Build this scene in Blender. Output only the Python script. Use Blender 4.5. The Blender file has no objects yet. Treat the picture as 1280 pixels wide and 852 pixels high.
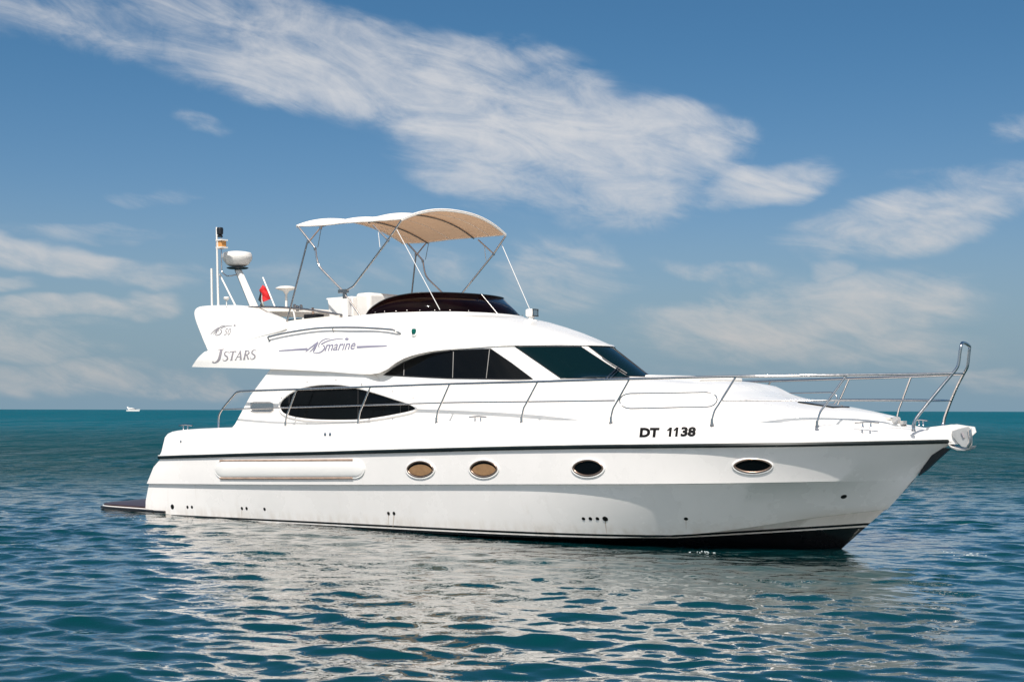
import bpy, bmesh, math, random
import numpy as np
from mathutils import Vector, Matrix
from mathutils.bvhtree import BVHTree

random.seed(7)
rng = np.random.default_rng(11)
S = bpy.context.scene
COL = S.collection
rad = math.radians

# ------------------------------------------------------------------ camera
CAM_H = 1.9258
cd = bpy.data.cameras.new('camera')
cam = bpy.data.objects.new('camera', cd)
COL.objects.link(cam)
cd.sensor_width = 36.0
cd.lens = 1700.0 / 1280.0 * 36.0
cd.shift_y = 86.7 / 1280.0
cd.clip_start = 0.1
cd.clip_end = 60000.0
cam.matrix_world = Matrix.Translation((0, 0, CAM_H)) @ Matrix.Rotation(rad(90), 4, 'X') @ Matrix.Rotation(rad(0.13), 4, 'Z')
S.camera = cam

# ------------------------------------------------------------------ light
SUN_EL = rad(51.0)
SUN_AZ = rad(188.0)          # clockwise from +Y (the view direction): behind the camera
sun_dir = Vector((math.sin(SUN_AZ) * math.cos(SUN_EL), math.cos(SUN_AZ) * math.cos(SUN_EL), math.sin(SUN_EL)))
sd = bpy.data.lights.new('sun', 'SUN')
sd.energy = 4.7
sd.angle = rad(0.53)
sd.color = (1.0, 0.94, 0.865)
sun = bpy.data.objects.new('sun', sd)
COL.objects.link(sun)
sun.rotation_euler = sun_dir.to_track_quat('Z', 'Y').to_euler()

S.view_settings.view_transform = 'Standard'
S.view_settings.look = 'None'
S.view_settings.exposure = 0.2
S.view_settings.gamma = 1.0
S.view_settings.use_curve_mapping = False
S.render.resolution_x = 1024
S.render.resolution_y = 681

# ------------------------------------------------------------------ sky with clouds (world)
W = bpy.data.worlds.new('World')
S.world = W
W.use_nodes = True
nt = W.node_tree
nt.nodes.clear()


class NB:
    """tiny node builder"""
    def __init__(self, tree):
        self.t = tree

    def new(self, typ, **kw):
        n = self.t.nodes.new(typ)
        for k, v in kw.items():
            setattr(n, k, v)
        return n

    def put(self, sock, v):
        if hasattr(v, 'is_output'):
            self.t.links.new(v, sock)
        else:
            sock.default_value = v

    def m(self, op, a, b=None, c=None, clamp=False):
        n = self.new('ShaderNodeMath', operation=op)
        n.use_clamp = clamp
        self.put(n.inputs[0], a)
        if b is not None: self.put(n.inputs[1], b)
        if c is not None: self.put(n.inputs[2], c)
        return n.outputs[0]

    def ss(self, v, lo, hi, a=0.0, b=1.0):
        n = self.new('ShaderNodeMapRange', interpolation_type='SMOOTHSTEP')
        self.put(n.inputs[0], v)
        for i, x in zip((1, 2, 3, 4), (lo, hi, a, b)): n.inputs[i].default_value = x
        return n.outputs[0]

    def lin(self, v, lo, hi, a=0.0, b=1.0):
        n = self.new('ShaderNodeMapRange')
        self.put(n.inputs[0], v)
        for i, x in zip((1, 2, 3, 4), (lo, hi, a, b)): n.inputs[i].default_value = x
        return n.outputs[0]

    def xyz(self, x, y, z):
        n = self.new('ShaderNodeCombineXYZ')
        for i, v in enumerate((x, y, z)): self.put(n.inputs[i], v)
        return n.outputs[0]

    def noise(self, vec, scale, detail=4, rough=0.55, dist=0.0, dims='3D'):
        n = self.new('ShaderNodeTexNoise', noise_dimensions=dims)
        self.put(n.inputs['Vector'], vec)
        n.inputs['Scale'].default_value = scale
        n.inputs['Detail'].default_value = detail
        n.inputs['Roughness'].default_value = rough
        n.inputs['Distortion'].default_value = dist
        return n.outputs[0]

    def mix(self, f, a, b, mode='MIX'):
        n = self.new('ShaderNodeMix', data_type='RGBA', blend_type=mode)
        self.put(n.inputs[0], f)
        self.put(n.inputs[6], a)
        self.put(n.inputs[7], b)
        return n.outputs[2]


b = NB(nt)
sky = b.new('ShaderNodeTexSky', sky_type='NISHITA')
sky.sun_disc = False
sky.sun_elevation = SUN_EL
sky.sun_rotation = SUN_AZ
sky.altitude = 0
sky.air_density = 1.0
sky.dust_density = 1.2
sky.ozone_density = 2.0
geo = b.new('ShaderNodeTexCoord')
sep = b.new('ShaderNodeSeparateXYZ')
nt.links.new(geo.outputs['Generated'], sep.inputs[0])
dx, dy, dz = sep.outputs
az = b.m('ARCTAN2', dx, dy)
el = b.m('ARCSINE', dz)


def deg_of(px, py):
    return math.atan((px - 640) / 1700.0), math.atan((512.7 - py) / 1700.0) * math.cos(math.atan((px - 640) / 1700.0))


# cloud banks: centre, half length, half height (thousandths of a radian), tilt, strength, softness
K = 1 / 1.7
banks = [  # (x, y, half length, half height, tilt deg (+ = falls to the right), strength)
    (90, 8, 240, 46, 8, 0.62), (330, 60, 260, 58, 15, 0.95), (480, 95, 240, 60, 17, 1.0), (650, 150, 260, 72, 15, 1.08), (690, 205, 185, 74, 12, 1.0), (560, 160, 150, 50, 20, 0.7),
    (800, 160, 120, 46, 8, 1.0), (830, 235, 110, 40, 4, 0.6), (950, 232, 78, 30, -4, 1.05), (1150, 275, 150, 34, -10, 0.98), (1260, 235, 130, 34, 0, 0.62),
    (1180, 220, 80, 18, 0, 0.5), (1275, 150, 50, 16, -6, 0.6), (900, 338, 70, 16, 4, 0.78), (1042, 340, 26, 12, 0, 0.75),
    (990, 395, 200, 44, -4, 0.98), (1010, 430, 190, 30, 4, 0.72), (700, 345, 90, 44, 0, 0.66), (540, 330, 90, 30, 0, 0.42), (80, 318, 170, 17, 9, 0.9),
    (95, 383, 92, 17, -2, 0.9), (15, 348, 45, 12, 0, 0.8), (205, 372, 45, 14, 0, 0.65), (40, 430, 70, 22, 8, 0.68),
    (130, 470, 210, 18, 2, 0.7), (262, 160, 34, 12, 24, 0.55), (200, 237, 66, 14, -4, 0.55), (130, 288, 110, 9, 2, 0.55),
    (420, 350, 120, 30, 0, 0.45), (1200, 465, 140, 14, 2, 0.5), (750, 470, 250, 14, 0, 0.4), (60, 405, 80, 10, 0, 0.5),
    (330, 440, 90, 20, 4, 0.5),
]
shape = None
w1 = b.noise(b.xyz(b.m('MULTIPLY', az, 1.0), b.m('MULTIPLY', el, 2.0), 0.3), 9.0, 3, 0.5)
w2 = b.noise(b.xyz(b.m('MULTIPLY', az, 1.0), b.m('MULTIPLY', el, 2.0), 5.3), 9.0, 3, 0.5)
azw = b.m('ADD', az, b.m('MULTIPLY', b.m('SUBTRACT', w1, 0.5), 0.085))
elw = b.m('ADD', el, b.m('MULTIPLY', b.m('SUBTRACT', w2, 0.5), 0.05))
for (px, py, hl, hh, tilt, st) in banks:
    a0, e0 = deg_of(px, py)
    c, s = math.cos(rad(tilt)), math.sin(rad(tilt))
    da = b.m('SUBTRACT', azw, a0)
    de = b.m('SUBTRACT', elw, e0)
    u = b.m('DIVIDE', b.m('SUBTRACT', b.m('MULTIPLY', da, c), b.m('MULTIPLY', de, s)), hl * 1.10 * K / 1000)
    v = b.m('DIVIDE', b.m('ADD', b.m('MULTIPLY', da, s), b.m('MULTIPLY', de, c)), hh * 1.14 * K / 1000)
    r2 = b.m('ADD', b.m('MULTIPLY', u, u), b.m('MULTIPLY', v, v))
    g = b.m('MULTIPLY', b.ss(r2, 1.7, 0.0), st)
    shape = g if shape is None else b.m('MAXIMUM', shape, g)
# the rest of the dome gets unseen cloud for reflections, thickened as fill light
gen = geo.outputs['Generated']
far = b.m('MULTIPLY', b.ss(b.noise(gen, 2.6, 5, 0.6, 0.6), 0.36, 0.62), b.ss(b.m('ABSOLUTE', az), 0.42, 0.8))
shape = b.m('MAXIMUM', shape, b.m('MULTIPLY', far, 0.6))
fill_cloud = b.m('MULTIPLY', b.ss(b.noise(gen, 3.1, 5, 0.6, 0.5), 0.25, 0.6), b.m('MULTIPLY', b.ss(el, 0.42, 0.65), b.ss(dy, 0.05, -0.35)))  # bright cloud deck added behind the camera to lighten the hull's shaded side
# fibrous detail, sheared along the wind
t = rad(13)
fu = b.m('SUBTRACT', b.m('MULTIPLY', az, math.cos(t)), b.m('MULTIPLY', el, math.sin(t)))
fv = b.m('ADD', b.m('MULTIPLY', az, math.sin(t)), b.m('MULTIPLY', el, math.cos(t)))
n1 = b.noise(b.xyz(b.m('MULTIPLY', fu, 10), b.m('MULTIPLY', fv, 34), 0.0), 1.0, 10, 0.62, 1.2)
n2 = b.noise(b.xyz(b.m('MULTIPLY', fu, 34), b.m('MULTIPLY', fv, 70), 3.0), 1.0, 8, 0.65, 0.5)
nn = b.m('ADD', b.m('MULTIPLY', n1, 0.7), b.m('MULTIPLY', n2, 0.3))
n0_ = b.noise(b.xyz(b.m('MULTIPLY', fu, 5), b.m('MULTIPLY', fv, 13), 7.0), 1.0, 3, 0.5, 0.4)
dens = b.m('ADD', b.m('MULTIPLY', shape, 0.93), b.m('ADD', b.m('MULTIPLY', b.m('SUBTRACT', nn, 0.52), 2.4), b.m('MULTIPLY', b.m('SUBTRACT', n0_, 0.5), 0.9)))
dens = b.m('MULTIPLY', b.ss(dens, 0.05, 1.42), b.ss(shape, 0.0, 0.62))
dens = b.m('MULTIPLY', dens, 0.84)
hz = b.ss(el, 0.20, 0.0)
cloud_col = b.mix(hz, (8.0, 7.9, 7.9, 1), (6.2, 5.9, 5.7, 1))
# humid air near the horizon: the clear-sky blue greys out
tint = b.mix(b.ss(el, 0.0, 0.30), (0.72, 0.79, 0.92, 1), (0.39, 0.71, 0.88, 1))
skyc = b.mix(1.0, sky.outputs[0], tint, 'MULTIPLY')
skyc = b.mix(b.ss(el, 0.17, -0.02, 0.0, 0.92), skyc, (2.45, 3.80, 4.90, 1))
full = b.mix(dens, skyc, cloud_col)
full = b.mix(b.m('MULTIPLY', fill_cloud, 0.85), full, (12.0, 11.6, 11.2, 1))
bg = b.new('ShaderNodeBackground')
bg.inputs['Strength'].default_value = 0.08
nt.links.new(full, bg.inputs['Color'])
wo = b.new('ShaderNodeOutputWorld')
nt.links.new(bg.outputs[0], wo.inputs['Surface'])


# ------------------------------------------------------------------ materials
def mat(name, col=(0.8, 0.8, 0.8), rough=0.4, metal=0.0, coat=0.0, spec=0.5, vary=0.0, scale=2.0, rvary=0.0):
    m = bpy.data.materials.new(name)
    m.use_nodes = True
    q = NB(m.node_tree)
    p = m.node_tree.nodes['Principled BSDF']
    p.inputs['Base Color'].default_value = (*col, 1)
    p.inputs['Roughness'].default_value = rough
    p.inputs['Metallic'].default_value = metal
    p.inputs['Coat Weight'].default_value = coat
    p.inputs['Coat Roughness'].default_value = 0.05
    p.inputs['Specular IOR Level'].default_value = spec
    if vary or rvary:
        tc = q.new('ShaderNodeTexCoord')
        n = q.noise(tc.outputs['Object'], scale, 6, 0.6)
        if vary:
            d = tuple(c * (1 - vary) for c in col)
            m.node_tree.links.new(q.mix(q.ss(n, 0.35, 0.65), (*d, 1), (*col, 1)), p.inputs['Base Color'])
        if rvary:
            m.node_tree.links.new(q.lin(n, 0.3, 0.7, rough - rvary, rough + rvary), p.inputs['Roughness'])
    return m


M = {}
M['gel'] = mat('white_gelcoat', (0.82, 0.795, 0.76), 0.28, coat=0.25, vary=0.035, scale=1.3, rvary=0.06)
M['gel2'] = mat('white_moulding', (0.82, 0.795, 0.765), 0.34, vary=0.02, scale=2.0)
M['cream'] = mat('cream_moulding', (0.74, 0.70, 0.64), 0.45, vary=0.05, scale=6)
M['steel'] = mat('stainless_steel', (0.70, 0.65, 0.62), 0.2, metal=1.0, rvary=0.06, scale=30)
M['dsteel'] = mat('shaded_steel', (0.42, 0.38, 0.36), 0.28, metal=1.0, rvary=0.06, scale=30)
M['black'] = mat('black_rubber', (0.012, 0.013, 0.015), 0.35, vary=0.3, scale=9)
M['rub'] = mat('dark_rub_strip', (0.008, 0.014, 0.015), 0.42, spec=0.25, vary=0.4, scale=5)
M['glass'] = mat('smoked_glass', (0.003, 0.004, 0.005), 0.05, spec=0.13, vary=0.3, scale=1)
M['tealglass'] = mat('tinted_windscreen_glass', (0.002, 0.010, 0.012), 0.03, spec=0.16)
M['redglass'] = mat('smoked_red_acrylic', (0.006, 0.0015, 0.0015), 0.06, spec=0.14, vary=0.5, scale=1.6)
M['tan'] = mat('tan_blind', (0.30, 0.17, 0.08), 0.6, vary=0.2, scale=12)
M['grey'] = mat('grey_lettering', (0.27, 0.25, 0.27), 0.4)
M['blue'] = mat('blue_grey_stripe', (0.22, 0.21, 0.28), 0.4)
M['ink'] = mat('black_lettering', (0.004, 0.004, 0.004), 0.5, spec=0.2)
M['stain'] = mat('rust_run', (0.50, 0.38, 0.27), 0.5, vary=0.3, scale=20)
M['bronze'] = mat('bronze_trim', (0.34, 0.24, 0.19), 0.3, metal=0.8)
M['teak'] = mat('wet_red_teak', (0.055, 0.026, 0.022), 0.35, vary=0.4, scale=14)
M['radar'] = mat('white_radome', (0.76, 0.73, 0.69), 0.4)
M['orange'] = mat('orange_lamp', (0.65, 0.30, 0.09), 0.4)
M['red'] = mat('red_cloth', (0.52, 0.008, 0.011), 0.75)
M['green'] = mat('green_cloth', (0.01, 0.14, 0.05), 0.75)
M['whitecloth'] = mat('white_cloth', (0.78, 0.76, 0.74), 0.8)
M['blackcloth'] = mat('black_cloth', (0.01, 0.01, 0.01), 0.8)
M['greenlens'] = mat('green_lens', (0.0, 0.09, 0.07), 0.1)
M['rust'] = mat('stained_edge', (0.42, 0.29, 0.22), 0.5, vary=0.3, scale=8)
M['rope'] = mat('white_rope', (0.74, 0.72, 0.70), 0.7)
M['foam'] = mat('sea_foam', (0.34, 0.39, 0.40), 0.6)
M['anchor'] = mat('galvanised_plate', (0.62, 0.60, 0.58), 0.38, metal=0.55, vary=0.12, scale=10)
M['divider'] = mat('dark_divider', (0.03, 0.028, 0.027), 0.4)
M['seat'] = mat('seat_vinyl', (0.78, 0.75, 0.71), 0.5, vary=0.05, scale=5)


def hull_material():
    m = bpy.data.materials.new('hull_gelcoat_with_boot_stripe')
    m.use_nodes = True
    q = NB(m.node_tree)
    p = m.node_tree.nodes['Principled BSDF']
    tc = q.new('ShaderNodeTexCoord')
    sx = q.new('ShaderNodeSeparateXYZ')
    m.node_tree.links.new(tc.outputs['Object'], sx.inputs[0])
    x, y, z = sx.outputs
    # height of the boot top along the boat: a straight line aft, sweeping up toward the stem
    z0 = q.m('ADD', q.m('MULTIPLY', q.m('ADD', x, 12.6), 0.0112), 0.088)
    fw = q.m('MAXIMUM', q.m('ADD', x, 1.9), 0.0)
    z0 = q.m('ADD', z0, q.m('MULTIPLY', fw, 0.062))
    d = q.m('SUBTRACT', z, z0)
    below = q.m('LESS_THAN', d, 0.0)
    stripe = q.m('MULTIPLY', q.m('LESS_THAN', d, -0.034), q.m('GREATER_THAN', d, -0.056))
    blk = q.m('SUBTRACT', below, stripe, clamp=True)
    n = q.noise(tc.outputs['Object'], 1.1, 6, 0.6)
    streak = q.noise(q.xyz(q.m('MULTIPLY', x, 7), q.m('MULTIPLY', y, 7), q.m('MULTIPLY', z, 0.7)), 1.0, 4, 0.6)
    clean = q.mix(q.ss(n, 0.3, 0.7), (0.775, 0.745, 0.72, 1), (0.82, 0.785, 0.76, 1))
    # weathered scum just above the boot top and on the bottom panel at the bow, with vertical runs
    lowband = q.m('MULTIPLY', q.ss(d, 0.22, 0.0), q.lin(streak, 0.35, 0.75, 0.0, 0.55))
    bow = q.m('MULTIPLY', q.ss(x, -0.9, 0.2), q.ss(d, 0.30, 0.10))
    dirt = q.m('MAXIMUM', lowband, q.m('MULTIPLY', bow, 0.55))
    runs = q.m('MULTIPLY', q.ss(streak, 0.58, 0.8), 0.16)
    dirt = q.m('MAXIMUM', dirt, runs, clamp=True)
    clean = q.mix(dirt, clean, (0.52, 0.44, 0.36, 1))
    col = q.mix(blk, clean, (0.006, 0.006, 0.007, 1))
    m.node_tree.links.new(col, p.inputs['Base Color'])
    m.node_tree.links.new(q.lin(n, 0.3, 0.7, 0.2, 0.34), p.inputs['Roughness'])
    p.inputs['Coat Weight'].default_value = 0.25
    p.inputs['Coat Roughness'].default_value = 0.06
    return m


M['hull'] = hull_material()


def canvas_material():
    m = bpy.data.materials.new('beige_canvas')
    m.use_nodes = True
    q = NB(m.node_tree)
    t_ = m.node_tree
    t_.nodes.clear()
    tc = q.new('ShaderNodeTexCoord')
    wv = q.noise(tc.outputs['Object'], 5.0, 5, 0.6)
    g = q.new('ShaderNodeNewGeometry')
    d = q.new('ShaderNodeBsdfDiffuse')
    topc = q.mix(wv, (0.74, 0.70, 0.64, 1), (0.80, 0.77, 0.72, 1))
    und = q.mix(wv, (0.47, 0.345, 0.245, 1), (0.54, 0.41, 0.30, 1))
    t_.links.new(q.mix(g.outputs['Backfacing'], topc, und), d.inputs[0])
    tr = q.new('ShaderNodeBsdfTranslucent')
    tr.inputs[0].default_value = (0.17, 0.100, 0.058, 1)
    mx = q.new('ShaderNodeAddShader')
    t_.links.new(d.outputs[0], mx.inputs[0])
    t_.links.new(tr.outputs[0], mx.inputs[1])
    o = q.new('ShaderNodeOutputMaterial')
    t_.links.new(mx.outputs[0], o.inputs[0])
    return m


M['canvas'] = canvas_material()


def water_material():
    m = bpy.data.materials.new('sea_water')
    m.use_nodes = True
    q = NB(m.node_tree)
    t_ = m.node_tree
    p = t_.nodes['Principled BSDF']
    g = q.new('ShaderNodeNewGeometry')
    pos = g.outputs['Position']
    sx = q.new('ShaderNodeSeparateXYZ')
    t_.links.new(pos, sx.inputs[0])
    x, y, z = sx.outputs
    r = q.m('SQRT', q.m('ADD', q.m('MULTIPLY', x, x), q.m('MULTIPLY', y, y)))
    patch = q.noise(q.xyz(q.m('MULTIPLY', x, 0.02), q.m('MULTIPLY', y, 0.05), 0.0), 1.0, 4, 0.6)
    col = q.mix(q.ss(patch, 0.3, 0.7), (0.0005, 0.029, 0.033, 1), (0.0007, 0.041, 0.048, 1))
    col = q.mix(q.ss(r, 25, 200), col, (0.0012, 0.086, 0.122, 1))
    # capillary ripples everywhere; wind waves too short for the mesh farther out
    f1 = q.noise(q.xyz(q.m('MULTIPLY', x, 2.6), q.m('MULTIPLY', y, 4.2), 0.0), 1.0, 3, 0.5, 0.3)
    f2 = q.noise(q.xyz(q.m('MULTIPLY', x, 8.0), q.m('MULTIPLY', y, 11.0), 4.0), 1.0, 2, 0.5)
    f3 = q.noise(q.xyz(q.m('MULTIPLY', x, 0.55), q.m('MULTIPLY', y, 1.1), 8.0), 1.0, 5, 0.6, 0.4)
    f4 = q.noise(q.xyz(q.m('MULTIPLY', x, 0.06), q.m('MULTIPLY', y, 0.10), 2.0), 1.0, 4, 0.6, 0.4)
    h = q.m('ADD', q.m('MULTIPLY', q.m('MULTIPLY', f1, 0.020), q.ss(r, 9, 26, 0.5, 1.6)), q.m('MULTIPLY', f2, 0.0022))
    h = q.m('ADD', h, q.m('MULTIPLY', q.m('MULTIPLY', f3, 0.42), q.ss(r, 24, 90, 0.0, 1.0)))
    h = q.m('ADD', h, q.m('MULTIPLY', q.m('MULTIPLY', f4, 2.6), q.ss(r, 150, 600, 0.0, 1.0)))
    bp = q.new('ShaderNodeBump')
    bp.inputs['Strength'].default_value = 1.0
    bp.inputs['Distance'].default_value = 1.0
    t_.links.new(h, bp.inputs['Height'])
    # upwelling light from the water body plus a mirror-like surface; far out, waves too fine to model
    # tilt toward the viewer and hide most of the grazing reflection, so it is limited there
    t_.nodes.remove(p)
    df = q.new('ShaderNodeBsdfDiffuse')
    spk = q.noise(q.xyz(q.m('MULTIPLY', x, 0.45), q.m('MULTIPLY', y, 0.05), 9.0), 1.0, 5, 0.7, 0.3)
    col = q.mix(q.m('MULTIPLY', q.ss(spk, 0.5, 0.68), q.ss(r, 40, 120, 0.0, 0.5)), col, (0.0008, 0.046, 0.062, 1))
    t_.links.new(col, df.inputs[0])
    t_.links.new(bp.outputs[0], df.inputs['Normal'])
    gl = q.new('ShaderNodeBsdfGlossy')
    gl.inputs[0].default_value = (1.0, 0.965, 0.935, 1)
    t_.links.new(q.ss(r, 25, 400, 0.03, 0.20), gl.inputs['Roughness'])
    t_.links.new(bp.outputs[0], gl.inputs['Normal'])
    fr = q.new('ShaderNodeFresnel')
    fr.inputs[0].default_value = 1.36
    t_.links.new(bp.outputs[0], fr.inputs['Normal'])
    fac = q.m('MULTIPLY', fr.outputs[0], q.m('ADD', q.ss(r, 21, 46, 1.25, 0.0), q.ss(r, 60, 400, 0.36, 0.17)))
    # cat's paws: streaks of rougher and smoother water, seen edge-on in the distance
    s1 = q.noise(q.xyz(q.m('MULTIPLY', x, 0.75), q.m('MULTIPLY', y, 0.075), 0.0), 1.0, 4, 0.65, 0.3)
    s2 = q.noise(q.xyz(q.m('MULTIPLY', x, 0.16), q.m('MULTIPLY', y, 0.010), 5.0), 1.0, 5, 0.65, 0.3)
    paws = q.m('ADD', q.m('MULTIPLY', q.ss(s1, 0.36, 0.64, -1.0, 1.0), q.ss(r, 30, 70, 0.0, 0.55)), q.m('MULTIPLY', q.ss(s2, 0.36, 0.64, -1.0, 1.0), q.ss(r, 90, 260, 0.0, 0.5)))
    fac = q.m('MULTIPLY', fac, q.m('MAXIMUM', q.m('ADD', 1.0, paws), 0.1))
    fac = q.m('MINIMUM', fac, 0.9)
    mx = q.new('ShaderNodeMixShader')
    t_.links.new(fac, mx.inputs[0])
    t_.links.new(df.outputs[0], mx.inputs[1])
    t_.links.new(gl.outputs[0], mx.inputs[2])
    t_.links.new(mx.outputs[0], t_.nodes['Material Output'].inputs[0])
    return m


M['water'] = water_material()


# ------------------------------------------------------------------ sea surface: one sheet from here to the horizon
def build_water():
    th = np.concatenate([np.radians(np.arange(-36, 36.001, 0.085)), np.radians(np.arange(38, 322.01, 3.0))])
    dth = np.concatenate([np.full(len(np.arange(-36, 36.001, 0.085)), math.radians(0.085)),
                          np.full(len(np.arange(38, 322.01, 3.0)), math.radians(3.0))])
    rs = [1.2]
    while rs[-1] < 26000:
        r = rs[-1]
        if r < 60: d = max(0.028, 0.0034 * r)
        elif r < 300: d = 0.0068 * r
        elif r < 2000: d = 0.02 * r
        else: d = 0.06 * r
        if r < 5: d = 0.09
        rs.append(r + d)
    rs = np.array(rs)
    dr = np.gradient(rs)
    R, T = np.meshgrid(rs, th, indexing='ij')
    DR = np.maximum(dr[:, None], R * dth[None, :])
    X = R * np.sin(T)
    Y = R * np.cos(T)
    Z = np.zeros_like(X)
    HX = np.zeros_like(X)
    HY = np.zeros_like(X)
    g = np.random.default_rng(5)
    lam = np.geomspace(0.17, 9.0, 27)
    for L in lam:
        nd = 5
        for i in range(nd):
            a = math.radians(258) + g.normal(0, 0.50)        # travelling roughly toward the camera, crests across the view
            k = 2 * math.pi / (L * g.uniform(0.93, 1.07))
            slope = 0.029 * (1.0 if L < 0.62 else (0.62 / L) ** 1.2)
            amp = slope / k * g.uniform(0.6, 1.4)
            ph = g.uniform(0, 2 * math.pi)
            kx, ky = k * math.cos(a), k * math.sin(a)
            arg = kx * X + ky * Y + ph
            w = np.clip((L / DR - 2.2) / 2.5, 0, 1)
            c, s = np.cos(arg), np.sin(arg)
            Z += amp * w * c
            HX -= amp * w * s * math.cos(a) * 0.95
            HY -= amp * w * s * math.sin(a) * 0.95
    # gusts: patches of livelier and calmer water
    gust = 1 + 0.28 * np.sin(X * 0.31 + 1.3 + 0.8 * np.sin(Y * 0.13)) * np.sin(Y * 0.21 + 0.5) + 0.15 * np.sin(X * 0.11 - Y * 0.17)
    # the hull shelters the water right along its side
    bx_, by_ = math.cos(rad(-37.854)), math.sin(rad(-37.854))
    ux = (X - 4.6334) * bx_ + (Y - 19.1151) * by_
    uy = -(X - 4.6334) * by_ + (Y - 19.1151) * bx_
    dd = np.hypot(np.maximum(0, np.abs(ux + 6.6) - 7.0), np.maximum(0, np.abs(uy) - 1.7))
    sh = np.clip(dd / 2.2, 0, 1)
    sh = 0.34 + 0.66 * sh * sh * (3 - 2 * sh)
    Z *= sh
    Z *= gust
    X = X + HX * gust
    Y = Y + HY * gust
    n_r, n_t = X.shape
    co = np.stack([X, Y, Z], -1).reshape(-1, 3)
    co = np.vstack([co, [[0, 0, 0]]])
    i = np.arange(n_r - 1)[:, None]
    j = np.arange(n_t)[None, :]
    j2 = (j + 1) % n_t
    quads = np.stack([i * n_t + j, i * n_t + j2, (i + 1) * n_t + j2, (i + 1) * n_t + j], -1).reshape(-1, 4)

    c0 = len(co) - 1
    jj = np.arange(n_t)
    tris = np.stack([np.full(n_t, c0), (jj + 1) % n_t, jj], -1)
    me = bpy.data.meshes.new('water')
    me.vertices.add(len(co))
    me.vertices.foreach_set('co', co.astype(np.float32).ravel())
    nl = quads.size + tris.size
    me.loops.add(nl)
    me.loops.foreach_set('vertex_index', np.concatenate([quads.ravel(), tris.ravel()]).astype(np.int32))
    npoly = len(quads) + len(tris)
    me.polygons.add(npoly)
    st = np.concatenate([np.arange(len(quads)) * 4, quads.size + np.arange(len(tris)) * 3])
    me.polygons.foreach_set('loop_start', st.astype(np.int32))
    me.polygons.foreach_set('use_smooth', np.ones(npoly, dtype=bool))
    me.update(calc_edges=True)
    me.validate()
    me.materials.append(M['water'])
    o = bpy.data.objects.new('water', me)
    COL.objects.link(o)
    o['kind'] = 'structure'
    o['label'] = 'teal rippled sea reaching to the horizon'
    return co


WATER_XYZ = build_water()

# ------------------------------------------------------------------ boat frame: x forward (0 = stem at the waterline), y to port, z up
YAW, HEEL, TRIM = rad(-37.854147), rad(0.672294), rad(-0.316621)
BOAT = Matrix.Translation((4.633405, 19.115123, 0)) @ Matrix.Rotation(YAW, 4, 'Z') @ Matrix.Rotation(TRIM, 4, 'Y') @ Matrix.Rotation(HEEL, 4, 'X')
BI = BOAT.inverted()
EYE = BI @ Vector((0, 0, CAM_H))
ROLL = math.tan(rad(0.13))


def ray(px, py):
    """survey sight line of a point measured on the photograph, in the boat's own frame"""
    yy = py - ROLL * (px - 640)
    d = Vector(((px - 640) / 1700.0, 1.0, (512.7 - yy) / 1700.0))
    return (BI.to_3x3() @ d).normalized()


def at(px, py, bf=0.0):
    """where that sight line meets the starboard surface y = -bf(x) (or the plane y = -bf)"""
    d = ray(px, py)
    f = bf if callable(bf) else (lambda x: bf)
    lo, hi = 8.0, 40.0
    n = 200
    pv = None
    for i in range(n + 1):
        tt = lo + (hi - lo) * i / n
        p = EYE + d * tt
        v = p.y + f(p.x)
        if pv is not None and (v > 0) != (pv > 0):
            a, c = tt - (hi - lo) / n, tt
            for _ in range(40):
                mm = (a + c) / 2
                q = EYE + d * mm
                if ((q.y + f(q.x)) > 0) == (pv > 0): a = mm
                else: c = mm
            return EYE + d * a
        pv = v
    return EYE + d * ((-f(0) - EYE.y) / d.y)


def pch(pts):
    """monotone cubic through (x, y) points"""
    pts = sorted(pts)
    xs = [p[0] for p in pts]
    ys = [p[1] for p in pts]
    n = len(xs)
    h = [xs[i + 1] - xs[i] for i in range(n - 1)]
    d = [(ys[i + 1] - ys[i]) / h[i] for i in range(n - 1)]
    m = [0.0] * n
    m[0], m[-1] = d[0], d[-1]
    for i in range(1, n - 1):
        if d[i - 1] * d[i] <= 0: m[i] = 0
        else:
            w1_, w2_ = 2 * h[i] + h[i - 1], h[i] + 2 * h[i - 1]
            m[i] = (w1_ + w2_) / (w1_ / d[i - 1] + w2_ / d[i])

    def f(x):
        if x <= xs[0]: return ys[0]
        if x >= xs[-1]: return ys[-1]
        i = 0
        while x > xs[i + 1]: i += 1
        t_ = (x - xs[i]) / h[i]
        return (ys[i] * (1 + 2 * t_) * (1 - t_) ** 2 + h[i] * m[i] * t_ * (1 - t_) ** 2
                + ys[i + 1] * t_ * t_ * (3 - 2 * t_) + h[i] * m[i + 1] * t_ * t_ * (t_ - 1))
    return f


# ------------------------------------------------------------------ object helpers
def link_mesh(name, V, F, m, parent=None, smooth=35, mirror=False, weld=1e-5):
    V = [tuple(v) for v in V]
    F = [tuple(f) for f in F]
    if mirror:
        n = len(V)
        V = V + [(x, -y, z) for x, y, z in V]
        F = F + [tuple(n + i for i in reversed(f)) for f in F]
    me = bpy.data.meshes.new(name)
    me.from_pydata(V, [], F)
    bm = bmesh.new()
    bm.from_mesh(me)
    if weld: bmesh.ops.remove_doubles(bm, verts=bm.verts, dist=weld)
    bmesh.ops.recalc_face_normals(bm, faces=bm.faces)
    bm.to_mesh(me)
    bm.free()
    if smooth:
        me.polygons.foreach_set('use_smooth', [True] * len(me.polygons))
        me.set_sharp_from_angle(angle=rad(smooth))
    for mm in (m if isinstance(m, (list, tuple)) else [m]): me.materials.append(mm)
    o = bpy.data.objects.new(name, me)
    COL.objects.link(o)
    if parent is not None: o.parent = parent
    return o


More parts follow.
